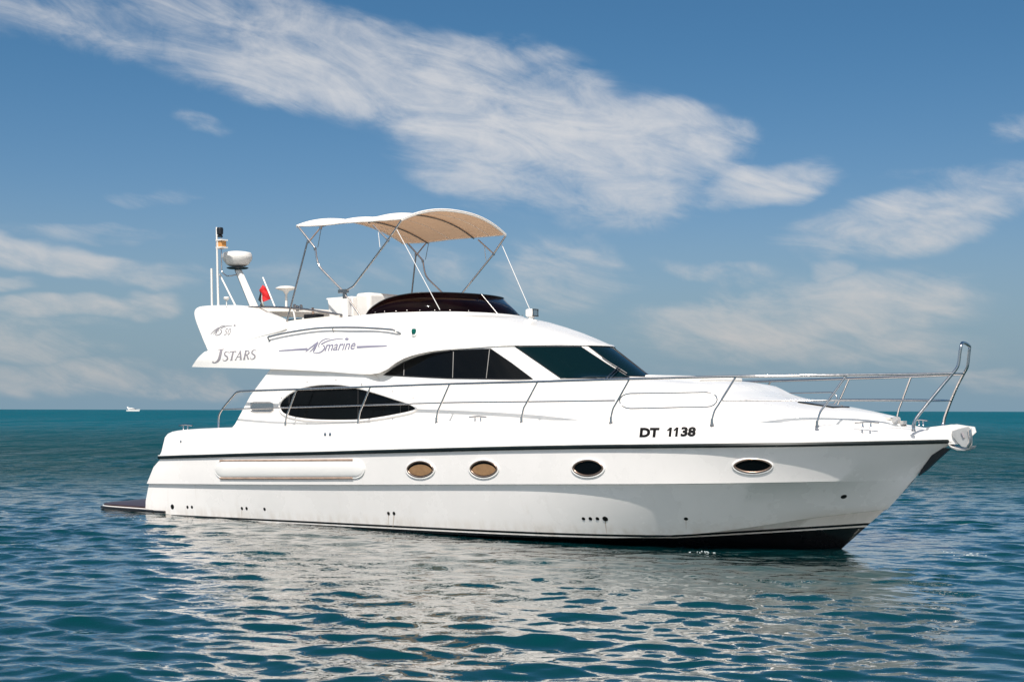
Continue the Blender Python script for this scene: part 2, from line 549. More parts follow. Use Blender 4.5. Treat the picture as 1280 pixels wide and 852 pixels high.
def catmull(P, n=6):
    P = [Vector(p) for p in P]
    if len(P) < 3: return P
    out = []
    for i in range(len(P) - 1):
        p0 = P[i - 1] if i else P[0] * 2 - P[1]
        p1, p2 = P[i], P[i + 1]
        p3 = P[i + 2] if i + 2 < len(P) else P[-1] * 2 - P[-2]
        for k in range(n):
            t_ = k / n
            out.append(0.5 * ((2 * p1) + (p2 - p0) * t_ + (2 * p0 - 5 * p1 + 4 * p2 - p3) * t_ ** 2 + (3 * p1 - p0 - 3 * p2 + p3) * t_ ** 3))
    out.append(P[-1])
    return out


def tube_data(P, r, seg=10, closed=False, cap=True, flat=None):
    """V, F of a round tube along P; r may be a list; flat=(dir, factor) squashes the section"""
    P = [Vector(p) for p in P]
    n = len(P)
    V, F = [], []
    up = None
    for i, p in enumerate(P):
        if closed: tdir = P[(i + 1) % n] - P[i - 1]
        else: tdir = P[min(i + 1, n - 1)] - P[max(i - 1, 0)]
        tdir.normalize()
        if up is None:
            up = Vector((0, 0, 1)) if abs(tdir.z) < 0.9 else Vector((1, 0, 0))
        up = (up - tdir * up.dot(tdir))
        if up.length < 1e-6: up = tdir.orthogonal()
        up.normalize()
        side = tdir.cross(up)
        rr = r[i] if isinstance(r, (list, tuple)) else r
        for k in range(seg):
            a = 2 * math.pi * k / seg
            V.append(p + up * (rr * math.sin(a)) + side * (rr * math.cos(a)))
    for i in range(n if closed else n - 1):
        i2 = (i + 1) % n
        for k in range(seg):
            k2 = (k + 1) % seg
            F.append((i * seg + k, i * seg + k2, i2 * seg + k2, i2 * seg + k))
    if cap and not closed:
        F.append(tuple(range(seg - 1, -1, -1)))
        F.append(tuple((n - 1) * seg + k for k in range(seg)))
    return V, F


def mir(o, parent=None):
    """the same part on the port side, with its sub-parts"""
    me = o.data.copy()
    for v in me.vertices: v.co.y = -v.co.y
    me.flip_normals()
    c = o.copy()
    c.data = me
    COL.objects.link(c)
    c.parent = parent if parent is not None else o.parent
    for ch in [k for k in COL.objects if k.parent == o]: mir(ch, c)
    return c


class Acc:
    """collects several closed shapes of ONE part"""
    def __init__(self): self.V, self.F = [], []

    def add(self, V, F):
        o = len(self.V)
        self.V += [tuple(v) for v in V]
        self.F += [tuple(i + o for i in f) for f in F]
        return self

    def tube(self, P, r, seg=10, **k): return self.add(*tube_data(P, r, seg, **k))

    def box(self, c, s, rot=None):
        c = Vector(c)
        vs = []
        for z in (-1, 1):
            for y in (-1, 1):
                for x in (-1, 1):
                    v = Vector((x * s[0] / 2, y * s[1] / 2, z * s[2] / 2))
                    vs.append(c + (rot @ v if rot else v))
        return self.add(vs, [(0, 2, 3, 1), (4, 5, 7, 6), (0, 1, 5, 4), (2, 6, 7, 3), (0, 4, 6, 2), (1, 3, 7, 5)])

    def lathe(self, c, prof, seg=24, axis=None):
        """prof: (radius, height) list; axis: unit Vector (default up)"""
        c = Vector(c)
        q = Vector((0, 0, 1)).rotation_difference(axis or Vector((0, 0, 1)))
        V, F = [], []
        for r_, h_ in prof:
            for k in range(seg):
                a = 2 * math.pi * k / seg
                V.append(c + q @ Vector((r_ * math.cos(a), r_ * math.sin(a), h_)))
        for i in range(len(prof) - 1):
            for k in range(seg):
                k2 = (k + 1) % seg
                F.append((i * seg + k, i * seg + k2, (i + 1) * seg + k2, (i + 1) * seg + k))
        F.append(tuple(range(seg - 1, -1, -1)))
        F.append(tuple((len(prof) - 1) * seg + k for k in range(seg)))
        return self.add(V, F)

    def build(self, name, m, parent=None, smooth=40, mirror=False):
        return link_mesh(name, self.V, self.F, m, parent, smooth, mirror, weld=0)


def bevel(o, w, seg=3):
    md = o.modifiers.new('bevel', 'BEVEL')
    md.width = w
    md.segments = seg
    md.limit_method = 'ANGLE'
    md.angle_limit = rad(40)
    return o


def root(name, label, cat, mtx, group=None):
    o = bpy.data.objects.new(name, None)
    COL.objects.link(o)
    o.matrix_world = mtx
    o['label'] = label
    o['category'] = cat
    if group: o['group'] = group
    return o


def row_loft(rows, nu, upow=1.0):
    """rows: list of (xs, xt, b(x, u), z(x)) ; returns starboard vertex grid"""
    V, F = [], []
    for (xs, xt, bf, zf) in rows:
        for i in range(nu + 1):
            u = i / nu
            u = 1 - (1 - u) ** upow
            x = xs + (xt - xs) * u
            V.append(Vector((x, -max(0.0, bf(x)), zf(x))))
    for k in range(len(rows) - 1):
        for i in range(nu):
            a = k * (nu + 1) + i
            F.append((a, a + 1, a + nu + 2, a + nu + 1))
    return V, F


# ------------------------------------------------------------------ the yacht
YACHT = root('motor_yacht', 'large white flybridge motor yacht with beige bimini and black windows, filling the view', 'yacht', BOAT)


def plan(B, bs, xt, n, x0=-5.0):
    def f(x):
        r_ = B
        if x > x0: r_ = B * (1 - min(1.0, (x - x0) / (xt - x0)) ** n)
        if x < -7: r_ -= (B - bs) * ((-7 - x) / 5.8) ** 2
        return r_
    return f


bR = plan(2.28, 2.1, 1.62, 4.5)
zr = pch([(-12.8, 1.125), (-12.413, 1.14), (-10.08, 1.225), (-8.06, 1.29), (-5.95, 1.362), (-4.08, 1.424), (-2.42, 1.467), (-0.81, 1.495), (0.13, 1.506), (0.95, 1.514), (1.62, 1.519)])
zk = pch([(-12.95, 0.642), (-10.16, 0.714), (-7.78, 0.782), (-5.38, 0.857), (-3.31, 0.921), (-1.87, 0.961), (-0.85, 0.985), (0.0, 0.998), (1.1, 1.0)])
zc = pch([(-12.95, 0.03), (-7, 0.06), (-4, 0.10), (-2.4, 0.16), (-1.57, 0.232), (-0.85, 0.338), (-0.06, 0.48), (0.7, 0.58)])
zd = pch([(-12.4, 1.585), (-12.1, 1.63), (-11.5, 1.668), (-10.85, 1.689), (-9.05, 1.731), (-7.32, 1.778), (-5.66, 1.803), (-4.0, 1.811), (-2.46, 1.808), (-0.98, 1.777), (0.26, 1.742), (1.22, 1.68), (1.62, 1.64)])
rec = pch([(-13, 0.055), (-4, 0.055), (-1.5, 0.085), (-0.3, 0.075), (0.6, 0.03), (1.06, 0.0)])
bW = plan(1.85, 2.0, 0.0, 2.2, -7)
bC = plan(1.98, 2.06, 0.68, 3.0, -6.4)
bK = plan(2.2, 2.1, 1.06, 4.5)
bF = plan(2.24, 2.1, 1.34, 4.4)
bM = plan(2.07, 2.06, 0.86, 3.5, -5.6)
cst = lambda v: (lambda x: v)
rows = [
    (-12.6, -0.7, lambda x: 0.0, cst(-0.55)),
    (-12.7, -0.25, lambda x: bW(x + 0.25) * 0.93, cst(-0.22)),
    (-12.9, 0.0, bW, cst(-0.01)),
    (-12.93, 0.64, lambda x: bC(x + 0.04) - 0.05, lambda x: zc(x) - 0.008),
    (-12.94, 0.68, bC, zc),
    (-12.93, 0.86, bM, lambda x: 0.5 * (zc(x) + zk(x)) - 0.02),
    (-12.85, 1.05, lambda x: bK(x) - rec(x), lambda x: zk(x) - 0.014),
    (-12.84, 1.06, bK, zk),
    (-12.62, 1.34, bF, lambda x: 0.3 * zk(x) + 0.7 * (zr(x) - 0.04)),
    (-12.45, 1.56, lambda x: bR(x + 0.04) - 0.03, lambda x: zr(x) - 0.042),
    (-12.45, 1.60, lambda x: bR(x) - 0.02, lambda x: zr(x) + 0.036),
    (-12.41, 1.58, lambda x: bR(x + 0.02) - 0.035, lambda x: zr(x) + 0.10),
    (-12.33, 1.54, lambda x: bR(x + 0.05) - 0.06, lambda x: zd(x) - 0.09),
    (-12.27, 1.50, lambda x: bR(x + 0.09) - 0.085, lambda x: zd(x) - 0.035),
    (-12.18, 1.44, lambda x: bR(x + 0.13) - 0.125, lambda x: zd(x) - 0.008),
    (-12.08, 1.40, lambda x: bR(x + 0.17) - 0.17, zd),
]
NU = 90
V, F = row_loft(rows, NU, 1.35)
# transom: close the stern between the two sides
n0 = len(V)
VV = list(V)
for k in range(len(rows)):
    p = V[k * (NU + 1)]
    VV.append(Vector((p.x - 0.10 * (1 if 3 < k < 9 else 0.4), 0, p.z)))
for k in range(len(rows) - 1):
    F.append((k * (NU + 1), (k + 1) * (NU + 1), n0 + k + 1, n0 + k))
hull = link_mesh('hull', VV, F, M['hull'], YACHT, 32, mirror=True)


def bvh_of(*objs):
    V_, F_ = [], []
    for o in objs:
        o_ = len(V_)
        V_ += [v.co.copy() for v in o.data.vertices]
        F_ += [tuple(i + o_ for i in p.vertices) for p in o.data.polygons]
    return BVHTree.FromPolygons(V_, F_)


T_HULL = bvh_of(hull)

# deck and side decks, with the cockpit well aft
bD = lambda x: bR(x + 0.17) - 0.17
Vd, Fd = [], []
nx = 70
fr = [1.0, 0.93, 0.86, 0.6, 0.3, 0.0]
for i in range(nx + 1):
    x = -12.08 + 13.48 * (1 - (1 - i / nx) ** 1.35)
    B_ = max(0, bD(x))
    for f_ in fr:
        Vd.append(Vector((x, -B_ * f_, zd(x) + 0.05 * (1 - f_ ** 2) * min(1, B_ / 1.5) * (1 if x > -10.2 else 0.0))))
m_ = len(fr)
for i in range(nx):
    xm = (Vd[i * m_].x + Vd[(i + 1) * m_].x) / 2
    for k in range(m_ - 1):
        if -11.75 < xm < -10.3 and k >= 2: continue
        a = i * m_ + k
        Fd.append((a, a + m_, a + m_ + 1, a + 1))
deck = link_mesh('deck', Vd, Fd, M['gel2'], YACHT, 40, mirror=True)
ck = Acc()
ck.box((-11.0, 0, 0.72), (1.9, 3.5, 0.06))
ck.box((-11.9, 0, 1.15), (0.05, 3.5, 0.85))
ck.box((-11.0, -1.80, 1.15), (1.9, 0.05, 0.85))
ck.box((-11.0, 1.80, 1.15), (1.9, 0.05, 0.85))
ck.build('cockpit_well', M['cream'], YACHT, 0)

# rub rail: dark moulding with a bright insert running the whole sheer
xs_ = [-12.46 + (1.60 + 12.46) * (1 - (1 - i / 80) ** 1.35) for i in range(81)]
Pn = [Vector((x, -(bR(x) - 0.012), zr(x))) for x in xs_]
ac = Acc()
for s_ in (1, -1):
    Pm = [Vector((p.x, p.y * s_, p.z)) for p in Pn]
    Vt, Ft = [], []
    prof = [(-0.02, -0.030), (0.018, -0.026), (0.030, 0.0), (0.018, 0.026), (-0.02, 0.030)]
    for i, p in enumerate(Pm):
        d = (Pm[min(i + 1, 80)] - Pm[max(i - 1, 0)]).normalized()
        out = d.cross(Vector((0, 0, 1))).normalized()
        if out.y * s_ > 0: out = -out
        for (o_, h_) in prof: Vt.append(p + out * o_ + Vector((0, 0, h_)))
    for i in range(80):
        for k in range(4):
            a = i * 5 + k
            Ft.append((a, a + 1, a + 6, a + 5))
    ac.add(Vt, Ft)
rub = ac.build('rub_rail', M['rub'], hull, 30)
ac = Acc()
for s_ in (1, -1):
    P = []
    for i, x in enumerate(xs_):
        P.append(Vector((x, -s_ * (bR(x) + 0.002), zr(x) + 0.034)))
    ac.tube(P, 0.009, 6)
ac.build('rub_rail_bead', M['gel2'], rub, 60)

# ---- deckhouse: cabin sides aft, coachroof running out on the foredeck
bH = pch([(-10.7, 1.88), (-8, 1.885), (-7, 1.87), (-5, 1.82), (-3.5, 1.74), (-2, 1.58), (-1, 1.36), (-0.2, 1.08), (0.4, 0.72), (0.8, 0.34), (0.98, 0.0)])
zt = pch([(-10.7, 2.80), (-7.65, 2.80), (-7.12, 2.46), (-6.5, 2.44), (-4, 2.42), (-2.9, 2.40), (-1.75, 2.32), (-1.58, 2.28), (-1.42, 2.20), (-0.6, 2.02), (0.1, 1.915), (0.6, 1.83), (0.98, 1.755)])
rows = [
    (-10.72, 0.98, bH, lambda x: zd(x) - 0.03),
    (-10.62, 0.96, lambda x: bH(x) - 0.010, lambda x: zd(x) + 0.05 * min(1, max(0, 0.98 - x) / 0.6)),
    (-10.22, 0.93, lambda x: bH(x) - 0.025, lambda x: zd(x) + 0.5 * max(0.03, zt(x) - zd(x))),
    (-9.84, 0.90, lambda x: bH(x) - (0.048 if x < -7.4 else 0.075), lambda x: zd(x) + 0.82 * max(0.03, zt(x) - zd(x))),
    (-9.70, 0.87, lambda x: bH(x) - (0.07 if x < -7.4 else 0.125), lambda x: zd(x) + 0.95 * max(0.03, zt(x) - zd(x))),
    (-9.64, 0.83, lambda x: bH(x) - 0.24, lambda x: zt(x) + 0.003),
    (-9.60, 0.80, lambda x: 0.5 * bH(x), lambda x: zt(x) + 0.04),
    (-9.60, 0.80, lambda x: 0.0, lambda x: zt(x) + 0.05),
]
V, F = row_loft(rows, 80, 1.2)
n0 = len(V)
for k in range(len(rows)): V.append(Vector((V[k * 81].x, 0, V[k * 81].z)))
for k in range(len(rows) - 1): F.append((k * 81, (k + 1) * 81, n0 + k + 1, n0 + k))
house = link_mesh('deckhouse', V, F, M['gel'], YACHT, 50, mirror=True)


# ---- saloon window band and flybridge as rings, each ring a half outline from the nose aft
def ring(xn, xe, yt, zf, n=60):
    """yt: table of (distance aft of the nose, half breadth); zf(x)"""
    f = pch([(math.sqrt(d_), y_) for d_, y_ in yt])
    out = []
    for i in range(n + 1):
        t_ = i / n
        x = xn + (xe - xn) * t_ * t_
        out.append(Vector((x, -f(math.sqrt(max(0, xn - x))), zf(x))))
    return out


def ring_mesh(rings, close_aft=True):
    n = len(rings[0])
    V_ = [p for r_ in rings for p in r_]
    F_ = []
    for k in range(len(rings) - 1):
        for i in range(n - 1):
            a = k * n + i
            F_.append((a, a + 1, a + n + 1, a + n))
    if close_aft:
        o_ = len(V_)
        for r_ in rings: V_.append(Vector((r_[-1].x, 0, r_[-1].z)))
        for k in range(len(rings) - 1):
            F_.append((k * n + n - 1, (k + 1) * n + n - 1, o_ + k + 1, o_ + k))
    return V_, F_


yB = [(0, 0), (0.12, 0.5), (0.30, 0.79), (0.58, 1.1), (0.80, 1.27), (1.15, 1.43), (1.75, 1.57), (2.65, 1.66), (3.9, 1.74), (5.2, 1.765), (6.7, 1.77)]
yT = [(0, 0), (0.12, 0.5), (0.30, 0.79), (0.58, 1.09), (0.76, 1.24), (1.2, 1.39), (1.8, 1.48), (2.7, 1.57), (4.0, 1.66), (5.3, 1.69), (6.3, 1.70)]
zB = pch([(-10, 2.40), (-4.5, 2.395), (-3.4, 2.40)])
zT = pch([(-10, 2.86), (-7.1, 2.86), (-6.2, 2.96), (-5.0, 2.99), (-4.3, 2.99)])
lerp3 = lambda a, c, t_: [p + (q - p) * t_ for p, q in zip(a, c)]
R1 = ring(-3.18, -9.3, yB, zB)
R2 = ring(-4.06, -9.3, yT, zT)
V, F = ring_mesh([lerp3(R1, R2, k / 4) for k in range(5)])
band = link_mesh('saloon_wall', V, F, M['gel'], YACHT, 50, mirror=True)

yE = [(0, 0), (0.12, 0.52), (0.30, 0.81), (0.58, 1.11), (0.80, 1.29), (1.25, 1.43), (1.8, 1.54), (2.2, 1.63), (2.65, 1.77), (3.05, 1.84), (3.7, 1.88), (5.3, 1.905), (7.8, 1.87)]
zE = pch([(-11.9, 2.80), (-11.7, 2.79), (-9.6, 2.705), (-8.2, 2.63), (-7.3, 2.572), (-7.05, 2.60), (-6.85, 2.72), (-6.55, 2.845), (-6.1, 2.925), (-5.5, 2.95), (-4.9, 2.97), (-4.3, 2.975)])
yCc = [(0, 0), (0.05, 0.5), (0.2, 0.95), (0.4, 1.2), (0.7, 1.37), (1.2, 1.48), (2.0, 1.56), (3.0, 1.66), (4.0, 1.75), (5.4, 1.80)]
zC = pch([(-11.5, 3.09), (-11.4, 3.11), (-10.4, 3.27), (-9.5, 3.41), (-9.0, 3.485), (-8.1, 3.553), (-7.2, 3.583), (-6.5, 3.578), (-6.1, 3.585)])
E_ = ring(-4.00, -11.79, yE, zE)
C_ = ring(-6.10, -11.42, yCc, zC)


def bulge(t_, fx, fz, fy, fwd):
    out = []
    n = len(E_)
    for i, (p, q) in enumerate(zip(E_, C_)):
        s_ = i / (n - 1)
        wn = max(0.0, 1 - (s_ / 0.42) ** 2)
        v = p + (q - p) * t_
        v += Vector((fx * wn + fwd * (1 if s_ > 0.97 else 0), 0, fz * wn))
        v.y -= fy * min(1, s_ / 0.4) * (1 - 0.3 * s_)
        out.append(v)
    return out


lip = [Vector((p.x - 0.01, p.y * 0.93, p.z + 0.03)) for p in E_]
lip0 = [Vector((p.x, p.y * 0.985, p.z + 0.0)) for p in E_]
C0 = [Vector((p.x + 0.05 * max(0, 1 - 3 * i / 60), p.y * 1.015, p.z - 0.05)) for i, p in enumerate(C_)]
C1 = [Vector((p.x - 0.10, p.y * 0.95, p.z + 0.004)) for p in C_]
C2 = [Vector((p.x - 0.14, p.y * 0.92, p.z - 0.04)) for p in C_]
fl = [Vector((p.x - 0.16, p.y * 0.90, 2.98 if p.x > -11 else 2.95)) for p in C_]
rings = [lip, lip0, E_, bulge(0.08, 0.01, 0.012, 0.012, 0), bulge(0.22, 0.03, 0.03, 0.035, 0), bulge(0.36, 0.04, 0.045, 0.055, 0), bulge(0.52, 0.04, 0.05, 0.065, 0),
         bulge(0.70, 0.03, 0.045, 0.055, 0), bulge(0.86, 0.0, 0.02, 0.03, 0), C0, C_, C1, C2, fl]
V, F = ring_mesh(rings)
n = len(E_)
# floor and underside
for rr in (0, len(rings) - 1):
    o_ = len(V)
    for i in range(n): V.append(Vector((rings[rr][i].x, 0, rings[rr][i].z)))
    for i in range(n - 1): F.append((rr * n + i, rr * n + i + 1, o_ + i + 1, o_ + i))
fly = link_mesh('flybridge', V, F, M['gel'], YACHT, 42, mirror=True)

T_TOP = bvh_of(house, band, fly)
T_FLY = bvh_of(fly)
T_ALL = bvh_of(hull, deck, house, band, fly)


def hit(px, py, tree, off=0.004):
    d = ray(px, py)
    loc, nor, idx, dist = tree.ray_cast(EYE, d)
    if loc is None: return None
    if nor.dot(d) > 0: nor = -nor
    return loc + nor * off


def outline(pts, smooth=True, n=5):
    P = [Vector((x, y, 0)) for x, y in pts]
    if not smooth: return [(p.x, p.y) for p in P]
    P = [P[-1]] + P + [P[0], P[1]]
    Q = catmull(P, n)
    return [(p.x, p.y) for p in Q[n:-(n + 1)]]


def span(poly, x):
    ys = []
    m = len(poly)
    for i in range(m):
        (x1, y1), (x2, y2) = poly[i], poly[(i + 1) % m]
        if x1 == x2: continue
        if min(x1, x2) <= x <= max(x1, x2): ys.append(y1 + (y2 - y1) * (x - x1) / (x2 - x1))
    return (min(ys), max(ys)) if ys else None


def decal_data(poly, tree, nxc=40, nyc=6, off=0.004, dome=0.0):
    """a panel that follows the surface inside the outline; dome lifts its middle"""
    x0, x1 = min(p[0] for p in poly), max(p[0] for p in poly)
    cut = sorted(set([x0 + 0.02 + (x1 - x0 - 0.04) * i / nxc for i in range(nxc + 1)] + [min(max(p[0], x0 + 0.02), x1 - 0.02) for p in poly]))
    V_, F_ = [], []
    for x in cut:
        a, c = span(poly, x)
        for k in range(nyc + 1):
            y = a + (c - a) * k / nyc
            h_ = dome * math.sqrt(max(0, 1 - (2 * k / nyc - 1) ** 2)) * min(1, max(0, min(x - x0, x1 - x) / (0.5 * (c - a) + 0.01))) ** 0.5 if dome else 0
            p = hit(x, y, tree, off + h_)
            V_.append(p if p is not None else V_[-1])
    m = nyc + 1
    for i in range(len(cut) - 1):
        for k in range(nyc):
            F_.append((i * m + k, i * m + k + 1, (i + 1) * m + k + 1, (i + 1) * m + k))
    return V_, F_


def path_on(pts, tree, off=0.01):
    return [p for p in (hit(x, y, tree, off) for x, y in pts) if p is not None]


def pane(name, pts, tree, m, parent, smooth=True, frame=None, frame_m=None, off=0.006, fname='window_frame', nx_=40):
    poly = outline(pts, smooth)
    V_, F_ = decal_data(poly, tree, nx_, 6, off)
    o = link_mesh(name, V_, F_, m, parent, 60, weld=0)
    if frame:
        P = path_on(poly if smooth else densify(poly), tree, frame * 0.5)
        a = Acc().tube(P, frame, 8, closed=True)
        a.build(fname, frame_m, o, 60)
    return o


def densify(poly, step=3.0):
    out = []
    m = len(poly)
    for i in range(m):
        (x1, y1), (x2, y2) = poly[i], poly[(i + 1) % m]
        k = max(1, int(math.hypot(x2 - x1, y2 - y1) / step))
        for j in range(k): out.append((x1 + (x2 - x1) * j / k, y1 + (y2 - y1) * j / k))
    return out


# windows
eye = [(350, 509), (351.5, 502), (358, 495), (370, 487.5), (388, 482), (408, 480), (428, 480.5), (446, 484), (470, 490.5), (495, 498.5), (512, 504), (520, 508.5), (520.5, 511.5), (515, 514.5), (500, 518), (475, 522.5), (450, 525.5), (420, 526), (390, 525), (366, 521.5), (354, 516.5)]
ew = pane('cabin_window', eye, T_TOP, M['glass'], YACHT, True, 0.020, M['gel2'])
def line(name, pts, r, m, parent, tree=None, off=0.01, seg=6):
    tree = tree or T_TOP
    return Acc().tube(path_on(pts, tree, off), r, seg).build(name, m, parent)


for xx, ya, yb in ((448, 484.5, 525), (501, 500.5, 517.5), (511.5, 504, 515.5), (362, 492.5, 519.5)):
    line('window_divider', [(xx, ya), (xx, (ya + yb) / 2), (xx, yb)], 0.006, M['divider'], ew, off=0.009)
for xx, yy in ((384, 477), (420, 474.6), (452, 480), (491, 489.0), (516.5, 497.5), (352, 497), (384, 529.8), (419, 529.8), (455, 528.4), (491, 523.8)):
    p = hit(xx, yy, T_TOP, 0.0)
    Acc().lathe(p, [(0.011, -0.005), (0.011, 0.006), (0.006, 0.009)], 8, Vector((0, -1, 0))).build('snap_stud', M['steel'], ew, 30)
mir(ew)
sw = pane('side_window', [(480, 468.6), (492, 460.5), (505, 452.6), (522, 446), (540, 441.4), (563, 438.6), (590, 437.2), (613.5, 436.3), (640, 454.5), (666, 474), (620, 473.6), (560, 472.6)], T_TOP, M['glass'], YACHT, False, 0.010, M['black'])
for (a_, c_) in (((612, 437), (608, 473)), ((567, 439), (566, 472.5)), ((505.5, 453), (505, 469.5))):
    line('window_divider', [a_, ((a_[0] + c_[0]) / 2, (a_[1] + c_[1]) / 2), c_], 0.008, M['divider'], sw, off=0.008, seg=5)
mir(sw)
wsp = pane('windscreen_pane', [(643.5, 433.2), (726, 433.6), (757, 454), (786.5, 471.8), (745, 473), (701, 473)], T_TOP, M['tealglass'], YACHT, False, 0.008, M['black'])
mir(wsp)
Vp, Fp = [], []
for i in range(13):
    y = -0.325 + 0.65 * i / 12
    for k in range(9):
        z = 2.475 + (2.958 - 2.475) * k / 8
        loc, nor, _, _ = T_TOP.ray_cast(Vector((6, y, z)), Vector((-1, 0, 0)))
        if nor.x < 0: nor = -nor
        Vp.append(loc + nor * 0.006)
for i in range(12):
    for k in range(8): Fp.append((i * 9 + k, i * 9 + k + 1, (i + 1) * 9 + k + 1, (i + 1) * 9 + k))
wsc = link_mesh('windscreen_pane', Vp, Fp, M['tealglass'], YACHT, 60, weld=0)
loop = [Vp[i * 9] for i in range(13)] + [Vp[12 * 9 + k] for k in range(1, 9)] + [Vp[i * 9 + 8] for i in range(11, -1, -1)] + [Vp[k] for k in range(7, 0, -1)]
Acc().tube(loop, 0.008, 8, closed=True).build('window_frame', M['black'], wsc, 60)
wp = Acc()
wp.tube([hit(757, 475.5, T_TOP, 0.03), hit(764, 469, T_TOP, 0.05), hit(772.5, 460, T_TOP, 0.03)], 0.010, 6)
wp.tube([hit(762, 475.5, T_TOP, 0.03), hit(767, 470, T_TOP, 0.05), hit(775, 461.5, T_TOP, 0.03)], 0.007, 6)
wp.tube(path_on([(752, 448), (762, 455), (772, 461), (783, 468)], T_TOP, 0.022), 0.010, 6)
wp.build('windscreen_wiper', M['black'], wsp)
pane('air_vent', [(314, 503.8), (318, 502.8), (338, 502.8), (342, 504.5), (342, 512), (339, 514), (318, 514), (314, 512.5)], T_TOP, M['steel'], YACHT, False, 0.012, M['steel'], fname='vent_rim')

# ---- hull fittings
holes = [(215.8, 633, .042), (234.7, 633.4, .026), (240.3, 633.4, .026), (302.8, 635, .026), (308.6, 635, .026), (331, 635.9, .026), (486, 641.2, .026), (492.8, 641.2, .026),
         (729.7, 647.8, .024), (738.4, 647.8, .026), (747.2, 647.8, .026), (756.9, 648, .038), (857.8, 648, .027), (1055, 620.4, .038), (406.6, 542.6, .026), (412.8, 542.6, .026), (226.2, 551.5, .022)]


def disc_on(name, px, py, r, tree, m, parent, lift=0.006, ring_=None):
    p = hit(px, py, tree, 0.0)
    d = ray(px, py)
    nor = tree.ray_cast(EYE, d)[1]
    if nor.dot(d) > 0: nor = -nor
    a = Acc()
    a.lathe(p, [(r * 1.12, -0.01), (r * 1.12, lift * 0.5), (r * 0.95, lift), (0.0005, lift)], 16, nor)
    o = a.build(name, m, parent, 40)
    if ring_:
        V_ = [p + Vector((0, 0, 1)).rotation_difference(nor) @ Vector((r * 1.15 * math.cos(k * math.pi / 9), r * 1.15 * math.sin(k * math.pi / 9), 0.004)) for k in range(18)]
        Acc().tube(V_, r * 0.2, 6, closed=True).build('flange', ring_, o, 60)
    return o


for (px, py, r_) in holes:
    up_ = py < 600
    disc_on('drain_hole', px, py, r_, T_HULL, M['steel'] if up_ else M['ink'], hull)


RUNS = [((756.9, 650.5), (757.6, 657), (758.8, 666.5), 1.0), ((492.8, 643), (492.4, 650), (491.4, 659), 0.9), ((486.2, 643), (486.0, 648), (485.6, 657), 0.6),
        ((302.8, 637), (302.7, 641), (302.6, 647), 0.6), ((857.8, 650), (857.9, 655), (858, 662), 0.6)]


def porthole(cx, cy, w, h, blind):
    pts, big, mid = [], [], []
    for k in range(36):
        a = 2 * math.pi * k / 36
        ca, sa = math.cos(a), math.sin(a)
        lens = abs(sa) ** 1.25 * (1 if sa > 0 else -1)
        pts.append((cx + w / 2 * ca, cy + h / 2 * lens))
        lens2 = abs(sa) ** 1.05 * (1 if sa > 0 else -1)
        big.append((cx + (w / 2 + 2.2) * ca, cy + 0.6 + (h / 2 + 1.9) * lens2))
        mid.append((cx + (w / 2 + 0.6) * ca, cy + (h / 2 + 0.5) * lens))
    V_, F_ = decal_data(pts, T_HULL, 24, 6, 0.004)
    g = link_mesh('porthole', V_, F_, M['glass'], YACHT, 60, weld=0)
    Acc().tube(path_on(big, T_HULL, 0.002), 0.017, 10, closed=True).build('porthole_rim', M['gel2'], g, 60)
    Acc().tube(path_on(mid, T_HULL, 0.010), 0.015, 8, closed=True).build('porthole_trim', M['bronze'], g, 60)
    if blind:
        bl = [(cx + (x - cx) * 0.93, cy + (y - cy) * 0.80 + (1.6 if y < cy else 0.6)) for x, y in pts]
        V_, F_ = decal_data(bl, T_HULL, 20, 4, 0.007)
        link_mesh('blind', V_, F_, M['tan'], g, 60, weld=0)
    return g


for args in ((526, 586, 31, 18.5, True), (605.3, 585.4, 32, 19, True), (735.5, 584.4, 36, 18.5, False), (941, 581.5, 45, 15.5, False)):
    mir(porthole(*args))

# padded boarding fender let into the topside
pill = []
for k in range(15):
    a = math.pi / 2 + math.pi * k / 14
    pill.append((281 + 11.5 * math.cos(a), 586.3 - 11.2 * math.sin(a)))
for k in range(15):
    a = -math.pi / 2 + math.pi * k / 14
    pill.append((445 + 11 * math.cos(a), 585.8 - 11.2 * math.sin(a)))
V_, F_ = decal_data(pill, T_HULL, 60, 12, 0.003, 0.040)
fp = link_mesh('fender_panel', V_, F_, M['gel2'], YACHT, 60, weld=0)
Acc().tube(path_on(densify(pill, 3), T_HULL, 0.004), 0.016, 8, closed=True).build('panel_edge', M['gel2'], fp, 60)
line('metal_strip', [(276, 575.6), (330, 575.2), (385, 574.9), (442, 574.6)], 0.020, M['rust'], fp, T_HULL, 0.012)
line('metal_strip', [(276, 597.4), (330, 597.4), (385, 597.3), (442, 597.0)], 0.020, M['rust'], fp, T_HULL, 0.012)
mir(fp)

# ---- swim platform
sp = Acc()
prof = []
bx = [(-12.7, 2.08), (-13.4, 2.06), (-14.2, 2.02), (-14.52, 1.90), (-14.68, 1.62), (-14.75, 1.1), (-14.78, 0.5), (-14.78, 0.0)]


